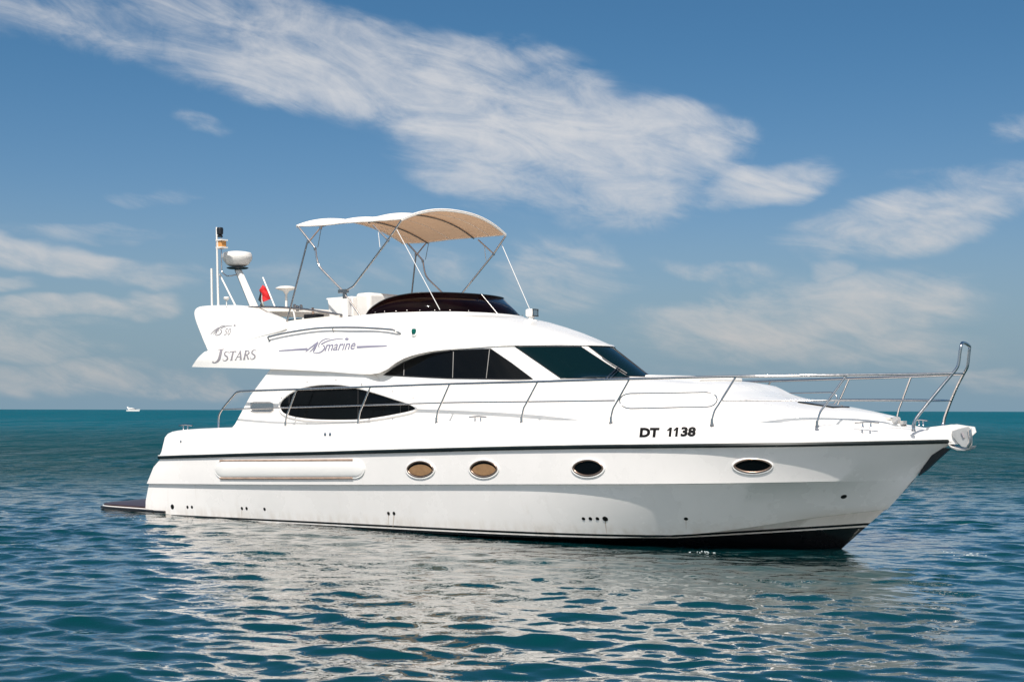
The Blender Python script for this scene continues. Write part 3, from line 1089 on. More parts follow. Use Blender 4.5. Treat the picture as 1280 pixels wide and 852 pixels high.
def plat(zs, name, m, parent, sm=40):
    """zs: (z, inset) rings of the platform outline"""
    half = catmull([Vector((x, -y, 0)) for x, y in bx], 5)
    loop = half + [Vector((p.x, -p.y, 0)) for p in reversed(half[:-1])]
    V_, F_ = [], []
    for (z, ins) in zs:
        for p in loop:
            V_.append(Vector((p.x + ins * (1 if p.x < -13.4 else 0.3), p.y * (1 - ins / 2.0), z)))
    m_ = len(loop)
    for k in range(len(zs) - 1):
        for i in range(m_ - 1):
            F_.append((k * m_ + i, k * m_ + i + 1, (k + 1) * m_ + i + 1, (k + 1) * m_ + i))
        F_.append((k * m_ + m_ - 1, k * m_, (k + 1) * m_, (k + 1) * m_ + m_ - 1))
    F_.append(tuple(range(m_)))
    F_.append(tuple((len(zs) - 1) * m_ + i for i in range(m_)))
    return link_mesh(name, V_, F_, m, parent, sm)


PZ = 0.185
swim = plat([(PZ - 0.30, 0.22), (PZ - 0.16, 0.09), (PZ - 0.085, 0.025), (PZ - 0.02, 0.012), (PZ - 0.01, 0.02)], 'swim_platform', M['hull'], YACHT)
plat([(PZ - 0.078, 0.010), (PZ - 0.072, -0.014), (PZ - 0.030, -0.014), (PZ - 0.024, 0.01)], 'black_edge_band', M['black'], swim)
plat([(PZ - 0.008, 0.03), (PZ + 0.018, 0.03), (PZ + 0.024, 0.05)], 'teak_deck', M['teak'], swim)
Acc().tube([Vector((-12.35, -2.07, PZ - 0.052)), Vector((-12.75, -2.10, PZ - 0.050)), Vector((-13.1, -2.07, PZ - 0.050))], 0.022, 8).build('corner_strip', M['black'], swim)
ex = at(194, 645.5, 2.02)
a = Acc()
a.lathe(ex, [(0.085, -0.25), (0.085, 0.02), (0.075, 0.03), (0.07, 0.03), (0.066, -0.1), (0.001, -0.1)], 20, Vector((-0.75, -0.62, -0.1)).normalized())
a.build('exhaust_pipe', M['rust'], swim, 40)

# ---- stainless guard rails
bRail = pch([(-11.3, 1.93), (-10.8, 1.98), (-9, 2.06), (-5, 2.12), (-2.13, 2.10), (-0.67, 1.80), (0.0, 1.48), (0.59, 1.11), (1.15, 0.66), (1.67, 0.21), (1.9, 0.12)])
bBase = lambda x: bRail(x) + 0.03 if x < 0.4 else bRail(x + 0.02)


def A(px, py): return at(px, py, bRail)


def rail_side(sgn):
    f = lambda P: [Vector((p.x, p.y * sgn, p.z)) for p in P]
    top = [at(273, 534.8, bBase), A(273.3, 524), A(274.2, 518), A(279.4, 509), A(294, 491.5), A(297, 489.6), A(302, 488.7), A(371, 486.4), A(463, 483.2), A(560, 479.8), A(671, 477), A(787, 473.5), A(920, 470.3), A(1000, 469.3), A(1058, 468.6), A(1139, 467.6), A(1191, 466.8)]
    P = top[:2] + catmull(top[1:5], 5)[1:-1] + catmull(top[4:7], 5)[:-1] + catmull(top[6:], 6)
    a = Acc().tube(f(P), 0.0185, 10)
    gr = a.build('guard_rail', M['steel'], YACHT, 60)
    seg1 = [A(277.5, 511.4), A(341.5, 509.6), A(446.8, 506.6), A(560, 503.1), A(656, 502.0), A(769, 500.5)]
    Acc().tube(f(catmull(seg1, 5)), 0.0115, 8).build('middle_rail', M['steel'], gr, 60)
    seg2 = [A(903, 500.6), A(1000, 500.3), A(1058, 500.2), A(1140, 500.5), A(1162, 501)]
    Acc().tube(f(catmull(seg2, 5)), 0.0115, 8).build('middle_rail', M['steel'], gr, 60)
    posts = [((357, 532), (357.5, 522), (371, 486.4)), ((448, 528.6), (449, 517), (463, 483.2)), ((545.7, 527), (546.3, 516), (562, 479.9)), ((652, 526.6), (653.2, 513), (672, 477.2)),
             ((763.8, 527), (764.6, 514), (787, 473.5)), ((890, 529.7), (891, 517), (920, 470.5)), ((1021.3, 532), (1023, 518), (1058, 468.8))]
    for (q0, q1, q2) in posts:
        p0, p1, p2 = at(*q0, bBase), at(*q1, bBase), A(*q2)
        mid = p1 + (p2 - p1) * 0.22
        P = [p0, p0 + (p1 - p0) * 0.6] + catmull([p0 + (p1 - p0) * 0.6, p1 + (p2 - p1) * 0.08, mid], 5)[1:] + [p2]
        st = Acc().tube(f(P), 0.0150, 8).build('stanchion', M['steel'], gr, 60)
        c_ = f([p0])[0]
        Acc().lathe(c_ - Vector((0, 0, 0.02)), [(0.030, 0), (0.030, 0.012), (0.021, 0.02), (0.020, 0.085), (0.015, 0.09)], 12).build('foot', M['steel'], st, 40)
    # loop rail for stowing fenders, clamped outside the rail
    bo = lambda x: bRail(x) + 0.015
    lp = []
    for k in range(9):
        a_ = math.pi / 2 + math.pi * k / 8
        lp.append(at(788 + 13.5 * math.cos(a_), 501.0 - 9.4 * math.sin(a_), bo))
    lp += [at(820, 509.8, bo), at(850, 508.9, bo)]
    for k in range(9):
        a_ = -math.pi / 2 + math.pi * k / 8
        lp.append(at(883 + 13.5 * math.cos(a_), 499.2 - 9.2 * math.sin(a_), bo))
    lp += [at(850, 490.7, bo), at(820, 491.2, bo)]
    Acc().tube(f(lp), 0.0095, 8, closed=True).build('fender_rack', M['steel'], gr, 60)
    return gr


rail_side(1)
rail_side(-1)
# pulpit hoop over the stem
hp = [(1141.8, 537), (1142.5, 530), (1145.5, 522), (1162, 501), (1178, 481.5), (1190.5, 466.8), (1196.3, 459), (1198.3, 452), (1199.8, 440), (1201.2, 432)]
P = [A(*q) for q in hp]
P[0] = at(1141.8, 537, bBase)
P = [P[0]] + catmull(P[1:4], 4) + catmull(P[3:], 4)[1:]
end = P[-1]
apx = at(1204.3, 428.2, 0.0)
side_ = P + [Vector((end.x * 0.5 + apx.x * 0.5, end.y * 0.72, apx.z - 0.022)), Vector((apx.x, end.y * 0.32, apx.z - 0.003))]
full_ = side_ + [apx] + [Vector((p.x, -p.y, p.z)) for p in reversed(side_)]
pulpit = Acc().tube(full_, 0.020, 10).build('bow_pulpit', M['steel'], YACHT, 60)
for y_, r_ in ((466.6, 0.0105), (501, 0.0095)):
    p = A(1191 if y_ < 480 else 1162, y_)
    Acc().tube([p, Vector((p.x + 0.01, 0, p.z)), Vector((p.x, -p.y, p.z))], r_, 8).build('cross_bar', M['steel'], pulpit, 60)
for s_ in (1, -1):
    Acc().lathe(Vector((P[0].x, P[0].y * s_, P[0].z - 0.02)), [(0.034, 0), (0.034, 0.012), (0.025, 0.02), (0.024, 0.09), (0.02, 0.095)], 12).build('foot', M['steel'], pulpit, 40)


# ---- cleats
def cleat(p, dirx, s_=1.0):
    a = Acc()
    d = dirx.normalized()
    for k in (-0.055, 0.055): a.lathe(p + d * k * s_, [(0.02 * s_, 0), (0.013 * s_, 0.01), (0.012 * s_, 0.07 * s_)], 10)
    P_ = [p + d * t_ * s_ + Vector((0, 0, (0.075 + 0.012 * (1 - abs(t_) / 0.17)) * s_)) for t_ in (-0.17, -0.12, 0, 0.12, 0.17)]
    a.tube(catmull(P_, 4), 0.012 * s_, 8)
    return a.build('cleat', M['steel'], YACHT, 50)


fwd = Vector((1, 0, 0))
for sgn in (1, -1):
    for (q, bfun, dv, sc) in (((597.5, 527.5), lambda x: bRail(x) - 0.02, fwd, 1.0), ((1083.5, 535), lambda x: bRail(x) - 0.0, Vector((1, 0.75, 0)), 0.95), ((232, 537), cst(1.86), fwd, 1.1)):
        p = at(*q, bfun)
        cleat(Vector((p.x, p.y * sgn, p.z)), Vector((dv.x, dv.y * sgn, 0)), sc)

# windlass and deck hatch rim on the foredeck
wl = Acc()
p = Vector((0.88, -0.05, zd(0.88) + 0.04))
wl.box(p + Vector((0, 0, 0.02)), (0.16, 0.12, 0.05))
wl.lathe(p + Vector((0, -0.10, 0.06)), [(0.045, -0.04), (0.028, -0.01), (0.028, 0.02), (0.045, 0.05)], 16, Vector((0, -1, 0)))
wl.build('windlass', M['anchor'], YACHT, 40)
hx = Acc()
hx.box(Vector((-0.25, 0, zt(-0.25) + 0.05)), (0.55, 0.55, 0.03), Matrix.Rotation(math.atan((zt(-0.5) - zt(0.0)) / 0.5), 3, 'Y'))
bevel(hx.build('deck_hatch', M['glass'], YACHT, 30), 0.012)
pd = Acc()
pd.box(Vector((-2.35, 0, zt(-2.35) + 0.055)), (0.95, 1.3, 0.05), Matrix.Rotation(math.atan((zt(-2.7) - zt(-2.0)) / 0.7), 3, 'Y'))
bevel(pd.build('sun_pad', M['seat'], YACHT, 40), 0.022)

# ---- black plate added for the shade of the port bow flare
so = [(1171, 558.2), (1187.5, 560.4), (1180, 567), (1170, 576), (1159, 586.5), (1148, 594.5), (1151, 588), (1160, 575)]
fo_ = [at(x, y, 0.03) for x, y in so]
Vv = fo_ + [Vector((p.x, 0.03, p.z)) for p in fo_]
m_ = len(fo_)
link_mesh('flare_shade', Vv, [tuple(range(m_)), tuple(range(2 * m_ - 1, m_ - 1, -1))] + [(i, (i + 1) % m_, m_ + (i + 1) % m_, m_ + i) for i in range(m_)], M['black'], YACHT, 30)

# ---- bow roller
br = Acc()
tip = Vector((1.52, 0, zr(1.5) + 0.02))
for s_ in (1, -1):
    prof_ = [(1.15, 1.60), (1.25, 1.70), (1.62, 1.745), (1.86, 1.71), (1.88, 1.64), (1.80, 1.56), (1.60, 1.50), (1.2, 1.53)]
    Vv = [Vector((x, s_ * 0.095, z)) for x, z in prof_] + [Vector((x, s_ * 0.072, z)) for x, z in prof_]
    m8 = len(prof_)
    Ff = [tuple(range(m8)), tuple(range(2 * m8 - 1, m8 - 1, -1))] + [(i, (i + 1) % m8, m8 + (i + 1) % m8, m8 + i) for i in range(m8)]
    br.add(Vv, Ff)
br.box(Vector((1.45, 0, 1.50)), (0.6, 0.19, 0.03))
br.lathe(Vector((1.80, -0.075, 1.62)), [(0.035, 0), (0.02, 0.05), (0.02, 0.10), (0.035, 0.15)], 14, Vector((0, 1, 0)))
br.build('bow_roller', M['gel2'], YACHT, 30)

# ---- flybridge windscreen (dark red smoked acrylic)
base = ring(-6.13, -7.74, [(d_, y_ * 0.985) for d_, y_ in yCc], lambda x: zC(x) - 0.01, 60)
wtop = pch([(-7.74, 0.0), (-7.66, 0.075), (-7.5, 0.16), (-7.25, 0.25), (-6.9, 0.315), (-6.5, 0.35), (-6.1, 0.35)])
topr = []
for p in base:
    h_ = wtop(p.x)
    topr.append(Vector((p.x - h_ * (0.75 + 0.25 * max(0, 1 - (-6.13 - p.x) / 1.0)), p.y * (1 - 0.30 * h_), p.z + h_)))
V, F = ring_mesh([base, lerp3(base, topr, 0.5), topr], False)
fws = link_mesh('flybridge_windscreen', V, F, M['redglass'], YACHT, 60, mirror=True)
sol = fws.modifiers.new('thickness', 'SOLIDIFY')
sol.thickness = 0.008
Pt = topr[::-1] + [Vector((p.x, -p.y, p.z)) for p in topr[1:]]
Acc().tube(Pt, 0.010, 8).build('top_trim', M['black'], fws, 60)
Acc().tube([base[0] + Vector((0.012, 0, 0)), topr[0] + Vector((0.012, 0, 0.0))], 0.010, 6).build('screen_divider', M['steel'], fws, 60)
for i in (14, 22, 29, 36, 42, 47, 52, 56):
    for s_ in (1, -1):
        Acc().lathe(Vector((base[i].x, base[i].y * s_ * 1.004, base[i].z + 0.035)), [(0.009, 0), (0.009, 0.008), (0.004, 0.012)], 8, Vector((0.2, -s_, 0)).normalized()).build('screen_screw', M['steel'], fws, 30)

# ---- long grab rail on the flybridge side
gp = [(337.4, 426.2), (337.9, 423.4), (342, 421.9), (362.8, 417.4), (395.6, 412.6), (421.9, 411.4), (453, 411.7), (485.9, 413.7), (496, 415.2), (501, 417.2)]
P = path_on(gp, T_FLY, 0.060)
P[-1] = hit(501, 417.2, T_FLY, 0.005)
P[0] = hit(337.4, 426.2, T_FLY, 0.005)
gr = Acc().tube(catmull(P, 4), 0.017, 8).build('grab_rail', M['steel'], YACHT, 60)
p = hit(418, 412.6, T_FLY, 0.055)
Acc().tube([p, hit(417, 414.8, T_FLY, 0.0)], 0.010, 6).build('rail_bracket', M['steel'], gr, 60)
mir(gr)

# nav light and searchlight
nl = disc_on('navigation_light_base', 518.2, 417.0, 0.052, T_FLY, M['gel2'], YACHT, 0.03)
p = hit(518.6, 414.8, T_FLY, 0.035)
Acc().lathe(p, [(0.0, -0.05), (0.036, -0.045), (0.042, 0.0), (0.034, 0.035), (0.0, 0.045)], 14).build('green_lens', M['greenlens'], nl, 60)
pb = at(664, 399, -0.10)
sl = Acc()
sl.lathe(Vector((pb.x, pb.y, pb.z - 0.05)), [(0.10, 0), (0.10, 0.03), (0.055, 0.055), (0.04, 0.10), (0.001, 0.10)], 18)
sl = sl.build('searchlight', M['gel2'], YACHT, 40)
hd = Acc()
hd.box(Vector((pb.x, pb.y, pb.z + 0.105)), (0.15, 0.16, 0.13))
h_ = bevel(hd.build('lamp_head', M['gel2'], sl, 40), 0.03)
fr_ = Acc()
c0 = Vector((pb.x + 0.085, pb.y, pb.z + 0.105))
fr_.tube([c0 + Vector((0, y, z)) for y, z in ((-.07, -.055), (.07, -.055), (.07, .055), (-.07, .055))], 0.012, 6, closed=True)
fr_.build('lamp_frame', M['black'], sl, 30)
ln = Acc()
ln.box(c0 - Vector((0.006, 0, 0)), (0.012, 0.13, 0.10))
ln.build('lamp_lens', M['steel'], sl, 0)

# ---- radar arch: raked side fins and a cross bar
fin = [(264, 443), (256, 432), (250.5, 419), (246.5, 409), (243, 399), (241.8, 391.5), (243.2, 386.5), (247.5, 383.3), (256, 382), (275, 381.3), (296, 381.3), (308, 383.2), (324, 388.5), (342, 396.5), (352, 402.8), (358, 409.5), (350, 414.5), (325, 421.5), (290, 433)]
fo = []
for x, y in outline(fin, True, 3):
    p = at(x, y, 1.80)
    for _ in range(4): p = at(x, y, 1.83 - 0.24 * (p.z - 3.08))
    fo.append(p)
Vv = [p for p in fo] + [Vector((p.x, p.y + 0.24, p.z)) for p in fo]
m_ = len(fo)
Ff = [tuple(range(m_)), tuple(range(2 * m_ - 1, m_ - 1, -1))] + [(i, (i + 1) % m_, m_ + (i + 1) % m_, m_ + i) for i in range(m_)]
arch = link_mesh('radar_arch', Vv, Ff, M['gel'], YACHT, 40)
bevel(arch, 0.05, 4)
FT = fo[len(fo) // 2].z
c1, c2 = Vector((-10.5, -1.62, 3.735)), Vector((-10.5, 1.62, 3.735))
Vb, Fb = [], []
prof_ = [(-.42, .02), (-.30, .075), (0, .09), (.24, .07), (.36, .0), (.26, -.055), (0, -.075), (-.30, -.06)]
for t_ in [i / 24 for i in range(25)]:
    p = c1 + (c2 - c1) * t_
    z_ = 0.05 * (1 - (2 * t_ - 1) ** 2)
    for (ax, az_) in prof_: Vb.append(p + Vector((ax, 0, az_ + z_)))
for i in range(24):
    for k in range(8): Fb.append((i * 8 + k, i * 8 + (k + 1) % 8, (i + 1) * 8 + (k + 1) % 8, (i + 1) * 8 + k))
Fb += [tuple(range(8)), tuple(24 * 8 + k for k in range(8))]
bar = link_mesh('cross_beam', Vb, Fb, M['cream'], arch, 40)
mir(arch)
for o in [k for k in COL.objects if k.name.startswith('cross_beam.')]: bpy.data.objects.remove(o)
P = [at(301, 388, 1.62), at(308, 384.8, 1.62), at(318, 383.7, 1.6), at(345, 383.9, 1.55), at(375, 385.8, 1.5), at(405, 390, 1.45), at(440, 396, 1.42), at(456, 399.5, 1.42)]
rl = Acc().tube(catmull(P, 4), 0.018, 8).build('flybridge_rail', M['dsteel'], YACHT, 60)
mir(rl)
P = [at(338, 400.8, -1.2), at(365, 399.2, -1.2), at(392, 397.4, -1.2), at(430, 396.6, -1.2)]
Acc().tube(P, 0.014, 8).build('inner_rail', M['dsteel'], YACHT, 60)
tk = Acc()
tk.box(at(328, 391.5, 1.25), (0.12, 0.22, 0.12))
tk.build('loudhailer', M['black'], YACHT, 30)
fb = Acc()
q_ = at(392, 396.0, 0.9)
fb.box(q_, (0.30, 0.2, 0.09))
fb.build('helm_instrument', M['black'], YACHT, 30)
q_ = at(388, 400.5, 0.9)
fs = Acc().box(q_, (0.26, 0.2, 0.10))
bevel(fs.build('instrument_base', M['gel2'], YACHT, 30), 0.02)
Acc().tube([at(391.5, 396, 0.9), at(390.5, 384.5, 0.9)], 0.022, 8).build('rod_holder', M['rust'], YACHT, 60)
Acc().tube([at(366.5, 388, 1.3), at(370, 407.5, 1.3)], 0.016, 8).build('white_post', M['gel2'], YACHT, 60)
cp = Acc()
for (x, y) in ((368, 383.5), (371.5, 385.2), (376, 384.2)): cp.lathe(at(x, y, 1.3), [(0.03, -0.05), (0.03, 0.03), (0.012, 0.05)], 10)
cp.build('rail_clamp', M['dsteel'], YACHT, 40)
# inner lining of the far coaming (seen over the near one)
for s_ in (1, -1):
    li = [Vector((-11.1, s_ * 1.62, 3.30)), Vector((-10.3, s_ * 1.58, 3.46)), Vector((-9.4, s_ * 1.54, 3.56)), Vector((-8.4, s_ * 1.46, 3.60))]
    Vl = [p for p in li] + [Vector((p.x, p.y - s_ * 0.10, p.z + 0.0)) for p in li] + [Vector((p.x, p.y, 2.95)) for p in li] + [Vector((p.x, p.y - s_ * 0.10, 2.95)) for p in li]
    Fl = []
    for i in range(3):
        for (a_, c_) in ((0, 1), (1, 3), (3, 2), (2, 0)): Fl.append((a_ * 4 + i, a_ * 4 + i + 1, c_ * 4 + i + 1, c_ * 4 + i))
    Fl += [(0, 4, 12, 8), (3, 7, 15, 11)]
    link_mesh('coaming_lining', Vl, Fl, M['cream'], YACHT, 40)

# ---- helm seat under the bimini
P0, P1 = at(408, 372.5, 0.98), at(440, 371, 0.98)
x0, x1 = P0.x, P1.x
zt_ = P0.z
seat = []
Vs = []
for (dz_, a_, c_) in ((-0.95, x0 + 0.10, x1 + 0.02), (-0.40, x0 + 0.07, x1 + 0.02), (-0.035, x0 + 0.02, x1), (-0.02, x0 - 0.02, x1), (0.0, x0 - 0.01, x1 - 0.01)):
    Vs += [Vector((a_, -0.98, zt_ + dz_)), Vector((c_, -0.98, zt_ + dz_)), Vector((c_ + 0.10, 0.5, zt_ + dz_)), Vector((a_ + 0.05, 0.5, zt_ + dz_))]
Fs = [(0, 1, 2, 3), (16, 17, 18, 19)]
for k in range(4):
    for i in range(4): Fs.append((k * 4 + i, k * 4 + (i + 1) % 4, k * 4 + 4 + (i + 1) % 4, k * 4 + 4 + i))
hs_ = link_mesh('helm_seat', Vs, Fs, M['gel2'], YACHT, 30)
bevel(hs_, 0.03)
cu = Acc()
cu.box(Vector(((x0 + x1) / 2 + 0.52, -0.25, zt_ - 0.25)), (0.34, 1.40, 0.60))
bevel(cu.build('seat_cushion', M['seat'], hs_, 40), 0.06, 4)
cu = Acc()
cu.box(Vector(((x0 + x1) / 2 + 0.95, -0.25, zt_ - 0.58)), (0.9, 1.40, 0.16))
bevel(cu.build('seat_base', M['seat'], hs_, 40), 0.05, 4)
con = Acc()
con.box(Vector((-6.95, 0.1, 3.40)), (0.45, 1.7, 0.75))
bevel(con.build('helm_console', M['cream'], YACHT, 40), 0.08, 4)

# ---- bimini: canvas on folding stainless bows
zA, zB_ = 5.215, 5.11
HW = 1.385
xa, xf = -9.50, -7.02


def can_z(u, v):
    """u 0..1 aft to fore, v -1..1 across"""
    edge = zA + (zB_ - zA) * u - 0.035 * math.sin(math.pi * min(1, u * 2.2)) * 0.5
    sag = 0.042 * abs(math.sin(math.pi * 3 * u)) - 0.0
    crown = (0.235 + 0.04 * u) * (1 - abs(v) ** 2.3)
    return edge + crown - sag * (1 - abs(v) ** 4) * 0.9


def can_pt(u, v):
    return Vector((xa + (xf - xa) * u + 0.05 * (1 - v * v) * (2 * u - 1), v * HW, can_z(u, v) - (0.06 if v > 0 else 0) * (1 - u) * v))


Vc, Fc = [], []
na, nb = 36, 28
for i in range(na + 1):
    for k in range(nb + 1): Vc.append(can_pt(i / na, 2 * k / nb - 1))
for i in range(na):
    for k in range(nb):
        a_ = i * (nb + 1) + k
        Fc.append((a_, a_ + 1, a_ + nb + 2, a_ + nb + 1))
# short valance turned down at the sides
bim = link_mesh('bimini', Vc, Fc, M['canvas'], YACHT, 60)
for pts in ([can_pt(i / na, -1) for i in range(na + 1)], [can_pt(i / na, 1) for i in range(na + 1)], [can_pt(0, 2 * k / nb - 1) for k in range(nb + 1)], [can_pt(1, 2 * k / nb - 1) for k in range(nb + 1)]):
    Acc().tube(pts, 0.016, 6).build('canvas_hem', M['canvas'], bim, 60)
for u in (0.12, 0.47, 0.85):
    Acc().tube([can_pt(u, -1 + 2 * k / 24) - Vector((0, 0, 0.003)) for k in range(25)], 0.006, 5).build('canvas_seam', M['canvas'], bim, 60)
yl = 1.40


def pole(pts, r, name='bow_leg', m='steel', smooth=True, ys=(1, -1)):
    for s_ in ys:
        P_ = [Vector((p.x, p.y * s_, p.z)) for p in pts]
        Acc().tube(catmull(P_, 4) if smooth and len(P_) > 2 else P_, r, 8).build(name, M[m], bim, 60)


Y = lambda px, py, y=yl: at(px, py, y)
aft_leg = [Y(371.3, 282, 1.385), Y(392.2, 308.5), Y(393.8, 312.5), Y(395.2, 322), Y(397.6, 330.5), Y(401, 336), Y(426, 361.5), Y(451, 396)]
P_ = [aft_leg[0]] + catmull(aft_leg[1:6], 4) + aft_leg[6:]
pole(P_, 0.0165, smooth=False)
fl_ = [Y(432, 365), Y(434, 362), Y(441, 357.5), Y(447, 350), Y(484.4, 300.2), Y(501.5, 275, 1.385)]
P_ = catmull(fl_[:4], 4) + fl_[4:]
pole(P_, 0.0165, smooth=False)
pole([Y(356.5, 409, 1.58), Y(383.5, 303, 1.41)], 0.015, 'support_pole', 'dsteel')
pole([Y(386.6, 301), Y(400.3, 284.5, 1.385)], 0.012, 'bow_leg', 'rust')
pole([Y(484.4, 300.2), Y(466, 281.5, 1.385)], 0.014)
pole([Y(401, 285), Y(396.8, 309)], 0.006, 'strap', 'dsteel')
pole([Y(472.4, 290), Y(474.5, 309)], 0.006, 'strap', 'rope')
pole([Y(495.5, 287, 1.39), Y(549.5, 387, 1.25)], 0.0065, 'tension_strap', 'rope')
d_ = hit(549.5, 387, T_FLY, 0.0)
# bows that carry the cloth
for u in (0.0, 0.245, 0.70, 1.0):
    P_ = [can_pt(u, -1 + 2 * k / 24) - Vector((0, 0, 0.022)) for k in range(25)]
    Acc().tube(P_, 0.0145, 8).build('canopy_bow', M['dsteel'] if 0 < u < 1 else M['canvas'], bim, 60)
for (x, y) in ((393.4, 311), (384.5, 302), (484.4, 300.2), (400.3, 284.8)):
    p = Y(x, y)
    for s_ in (1, -1):
        Acc().lathe(Vector((p.x, p.y * s_, p.z - 0.025)), [(0.024, 0), (0.024, 0.05), (0.001, 0.052)], 10).build('joint', M['dsteel'], bim, 40)
p = Y(430.5, 364.5)
for s_ in (1, -1):
    a = Acc()
    a.box(Vector((p.x - 0.03, p.y * s_, p.z + 0.01)), (0.20, 0.06, 0.06))
    a.box(Vector((p.x, p.y * s_, p.z - 0.07)), (0.05, 0.05, 0.14))
    a.build('hinge_bracket', M['dsteel'], bim, 30)
for s_ in (1, -1):
    hb = Acc().box(Vector((p.x + 0.05, p.y * s_, p.z - 0.40)), (0.12, 0.09, 0.56))
    hb.build('hinge_post', M['gel2'], bim, 30)

# ---- antennas and lights on the arch
def yarch(px): return 1.74


def whip(name, pts, r, m, y=1.60):
    return Acc().tube([at(x, yy, y) for x, yy in pts], r, 8).build(name, M[m], YACHT, 60)


whip('whip_antenna', [(263.9, 335.5), (264.6, 382.5)], [0.020, 0.020], 'radar')
whip('whip_antenna', [(274.2, 343), (294.5, 383)], 0.016, 'radar', 1.45)
pm = whip('signal_mast', [(270.2, 284), (271.5, 345), (272.6, 383)], [0.016, 0.020, 0.022], 'radar')
cam_p = at(274.5, 288, 1.70)
Acc().lathe(cam_p - Vector((0, 0, 0.12)), [(0.05, 0), (0.05, 0.02), (0.03, 0.035), (0.055, 0.05), (0.06, 0.14), (0.052, 0.17), (0.001, 0.18)], 16).build('mast_camera', M['black'], pm, 40)
lamp_p = at(276, 305.5, 1.70)
lb = Acc().box(lamp_p, (0.15, 0.13, 0.15))
lb = bevel(lb.build('anchor_light', M['orange'], pm, 30), 0.02)
lw = Acc()
for dz_ in (-0.062, 0.072): lw.box(lamp_p + Vector((0.03, -0.01, dz_)), (0.16, 0.15, 0.025))
lw.box(lamp_p + Vector((-0.02, -0.068, 0.0)), (0.03, 0.02, 0.12))
lw.build('light_cage', M['radar'], lb, 30)
whip('conduit', [(276, 297), (276.5, 338), (278.5, 341.5), (283, 344.8), (288, 344.7), (295, 343.2)], 0.012, 'steel', 1.45)
gp1 = at(282.7, 373, 1.65)
a = Acc()
a.tube([gp1, at(282.9, 383, 1.65)], 0.010, 6)
a.lathe(gp1 - Vector((0, 0, 0.035)), [(0.015, 0), (0.05, 0.025), (0.056, 0.05), (0.04, 0.065), (0.001, 0.07)], 14)
a.build('gps_antenna', M['radar'], YACHT, 40)
m1, m0 = at(297.5, 337, 1.2), at(319, 387, 1.2)
rm = Acc()
dm = (m1 - m0).normalized()
Vm, Fm = [], []
for (c_, w_, d2) in ((m0, 0.075, 0.05), (m1, 0.06, 0.042)):
    Vm += [c_ + Vector((-w_, -d2, 0)), c_ + Vector((w_, -d2, 0)), c_ + Vector((w_, d2, 0)), c_ + Vector((-w_, d2, 0))]
rm.add(Vm, [(0, 1, 2, 3), (4, 5, 6, 7)] + [(i, (i + 1) % 4, 4 + (i + 1) % 4, 4 + i) for i in range(4)])
rm = bevel(rm.build('radar_mast', M['gel2'], YACHT, 40), 0.02)
Acc().tube([m0 + Vector((-0.085, -0.01, 0)), m1 + Vector((-0.07, -0.01, 0))], 0.016, 6).build('mast_cable', M['black'], rm)
rp = at(296.5, 332.5, 1.2)
Acc().lathe(rp - Vector((0, 0, 0.05)), [(0.001, -0.01), (0.17, 0.0), (0.20, 0.012), (0.20, 0.02), (0.10, 0.03), (0.001, 0.031)], 28).build('radar_plate', M['black'], rm, 40)
Acc().lathe(rp, [(0.001, 0), (0.15, 0.0), (0.20, 0.03), (0.255, 0.10), (0.268, 0.14), (0.270, 0.15), (0.265, 0.155), (0.270, 0.16), (0.265, 0.215), (0.245, 0.245), (0.15, 0.262), (0.001, 0.266)], 36).build('radome', M['radar'], rm, 50)
gp2 = at(357.3, 363.5, 0.60)
a = Acc()
a.tube([gp2, at(357.6, 387, 0.60)], 0.022, 8)
a.lathe(gp2 - Vector((0, 0, 0.035)), [(0.03, -0.02), (0.04, 0.0), (0.055, 0.03), (0.15, 0.060), (0.195, 0.075), (0.19, 0.092), (0.12, 0.12), (0.001, 0.132)], 24)
a.build('satellite_antenna', M['radar'], YACHT, 50)

# ------------------------------------------------------------------ lettering and stripes (vinyl on the gelcoat)
def ribbon(pts, w, n=5, smooth=True):
    """a flat stroke in photograph units: list of quads; w = width or list of widths"""
    P = [Vector((x, y, 0)) for x, y in pts]
    ws = list(w) if isinstance(w, (list, tuple)) else [w] * len(P)
    if smooth and len(P) > 2:
        Q = catmull(P, n)
        wq = []
        for i in range(len(P) - 1):
            for k in range(n): wq.append(ws[i] + (ws[i + 1] - ws[i]) * k / n)
        wq.append(ws[-1])
    else:
        Q, wq = [], []
        for i in range(len(P) - 1):
            for k in range(4):
                Q.append(P[i] + (P[i + 1] - P[i]) * (k / 4))
                wq.append(ws[i] + (ws[i + 1] - ws[i]) * (k / 4))
        Q.append(P[-1])
        wq.append(ws[-1])
    L, R_ = [], []
    for i, p in enumerate(Q):
        d = (Q[min(i + 1, len(Q) - 1)] - Q[max(i - 1, 0)])
        d = d.normalized() if d.length else Vector((1, 0, 0))
        nn_ = Vector((-d.y, d.x, 0))
        L.append(p + nn_ * wq[i] / 2)
        R_.append(p - nn_ * wq[i] / 2)
    m_ = len(Q)
    return [(v.x, v.y) for v in L + R_], [(i, i + 1, m_ + i + 1, m_ + i) for i in range(m_ - 1)]


def stick(name, shapes, tree, m, parent, off=0.005):
    """shapes: list of (points in photo units, faces)"""
    V_, F_ = [], []
    for k, (pts, fs_) in enumerate(shapes):
        o_ = len(V_)
        hs = [hit(x, y, tree, off + 0.0005 * (k % 6)) for x, y in pts]
        if any(h is None for h in hs): continue
        V_ += hs
        F_ += [tuple(o_ + i for i in f) for f in fs_]
    return link_mesh(name, V_, F_, m, parent, 0, weld=0)


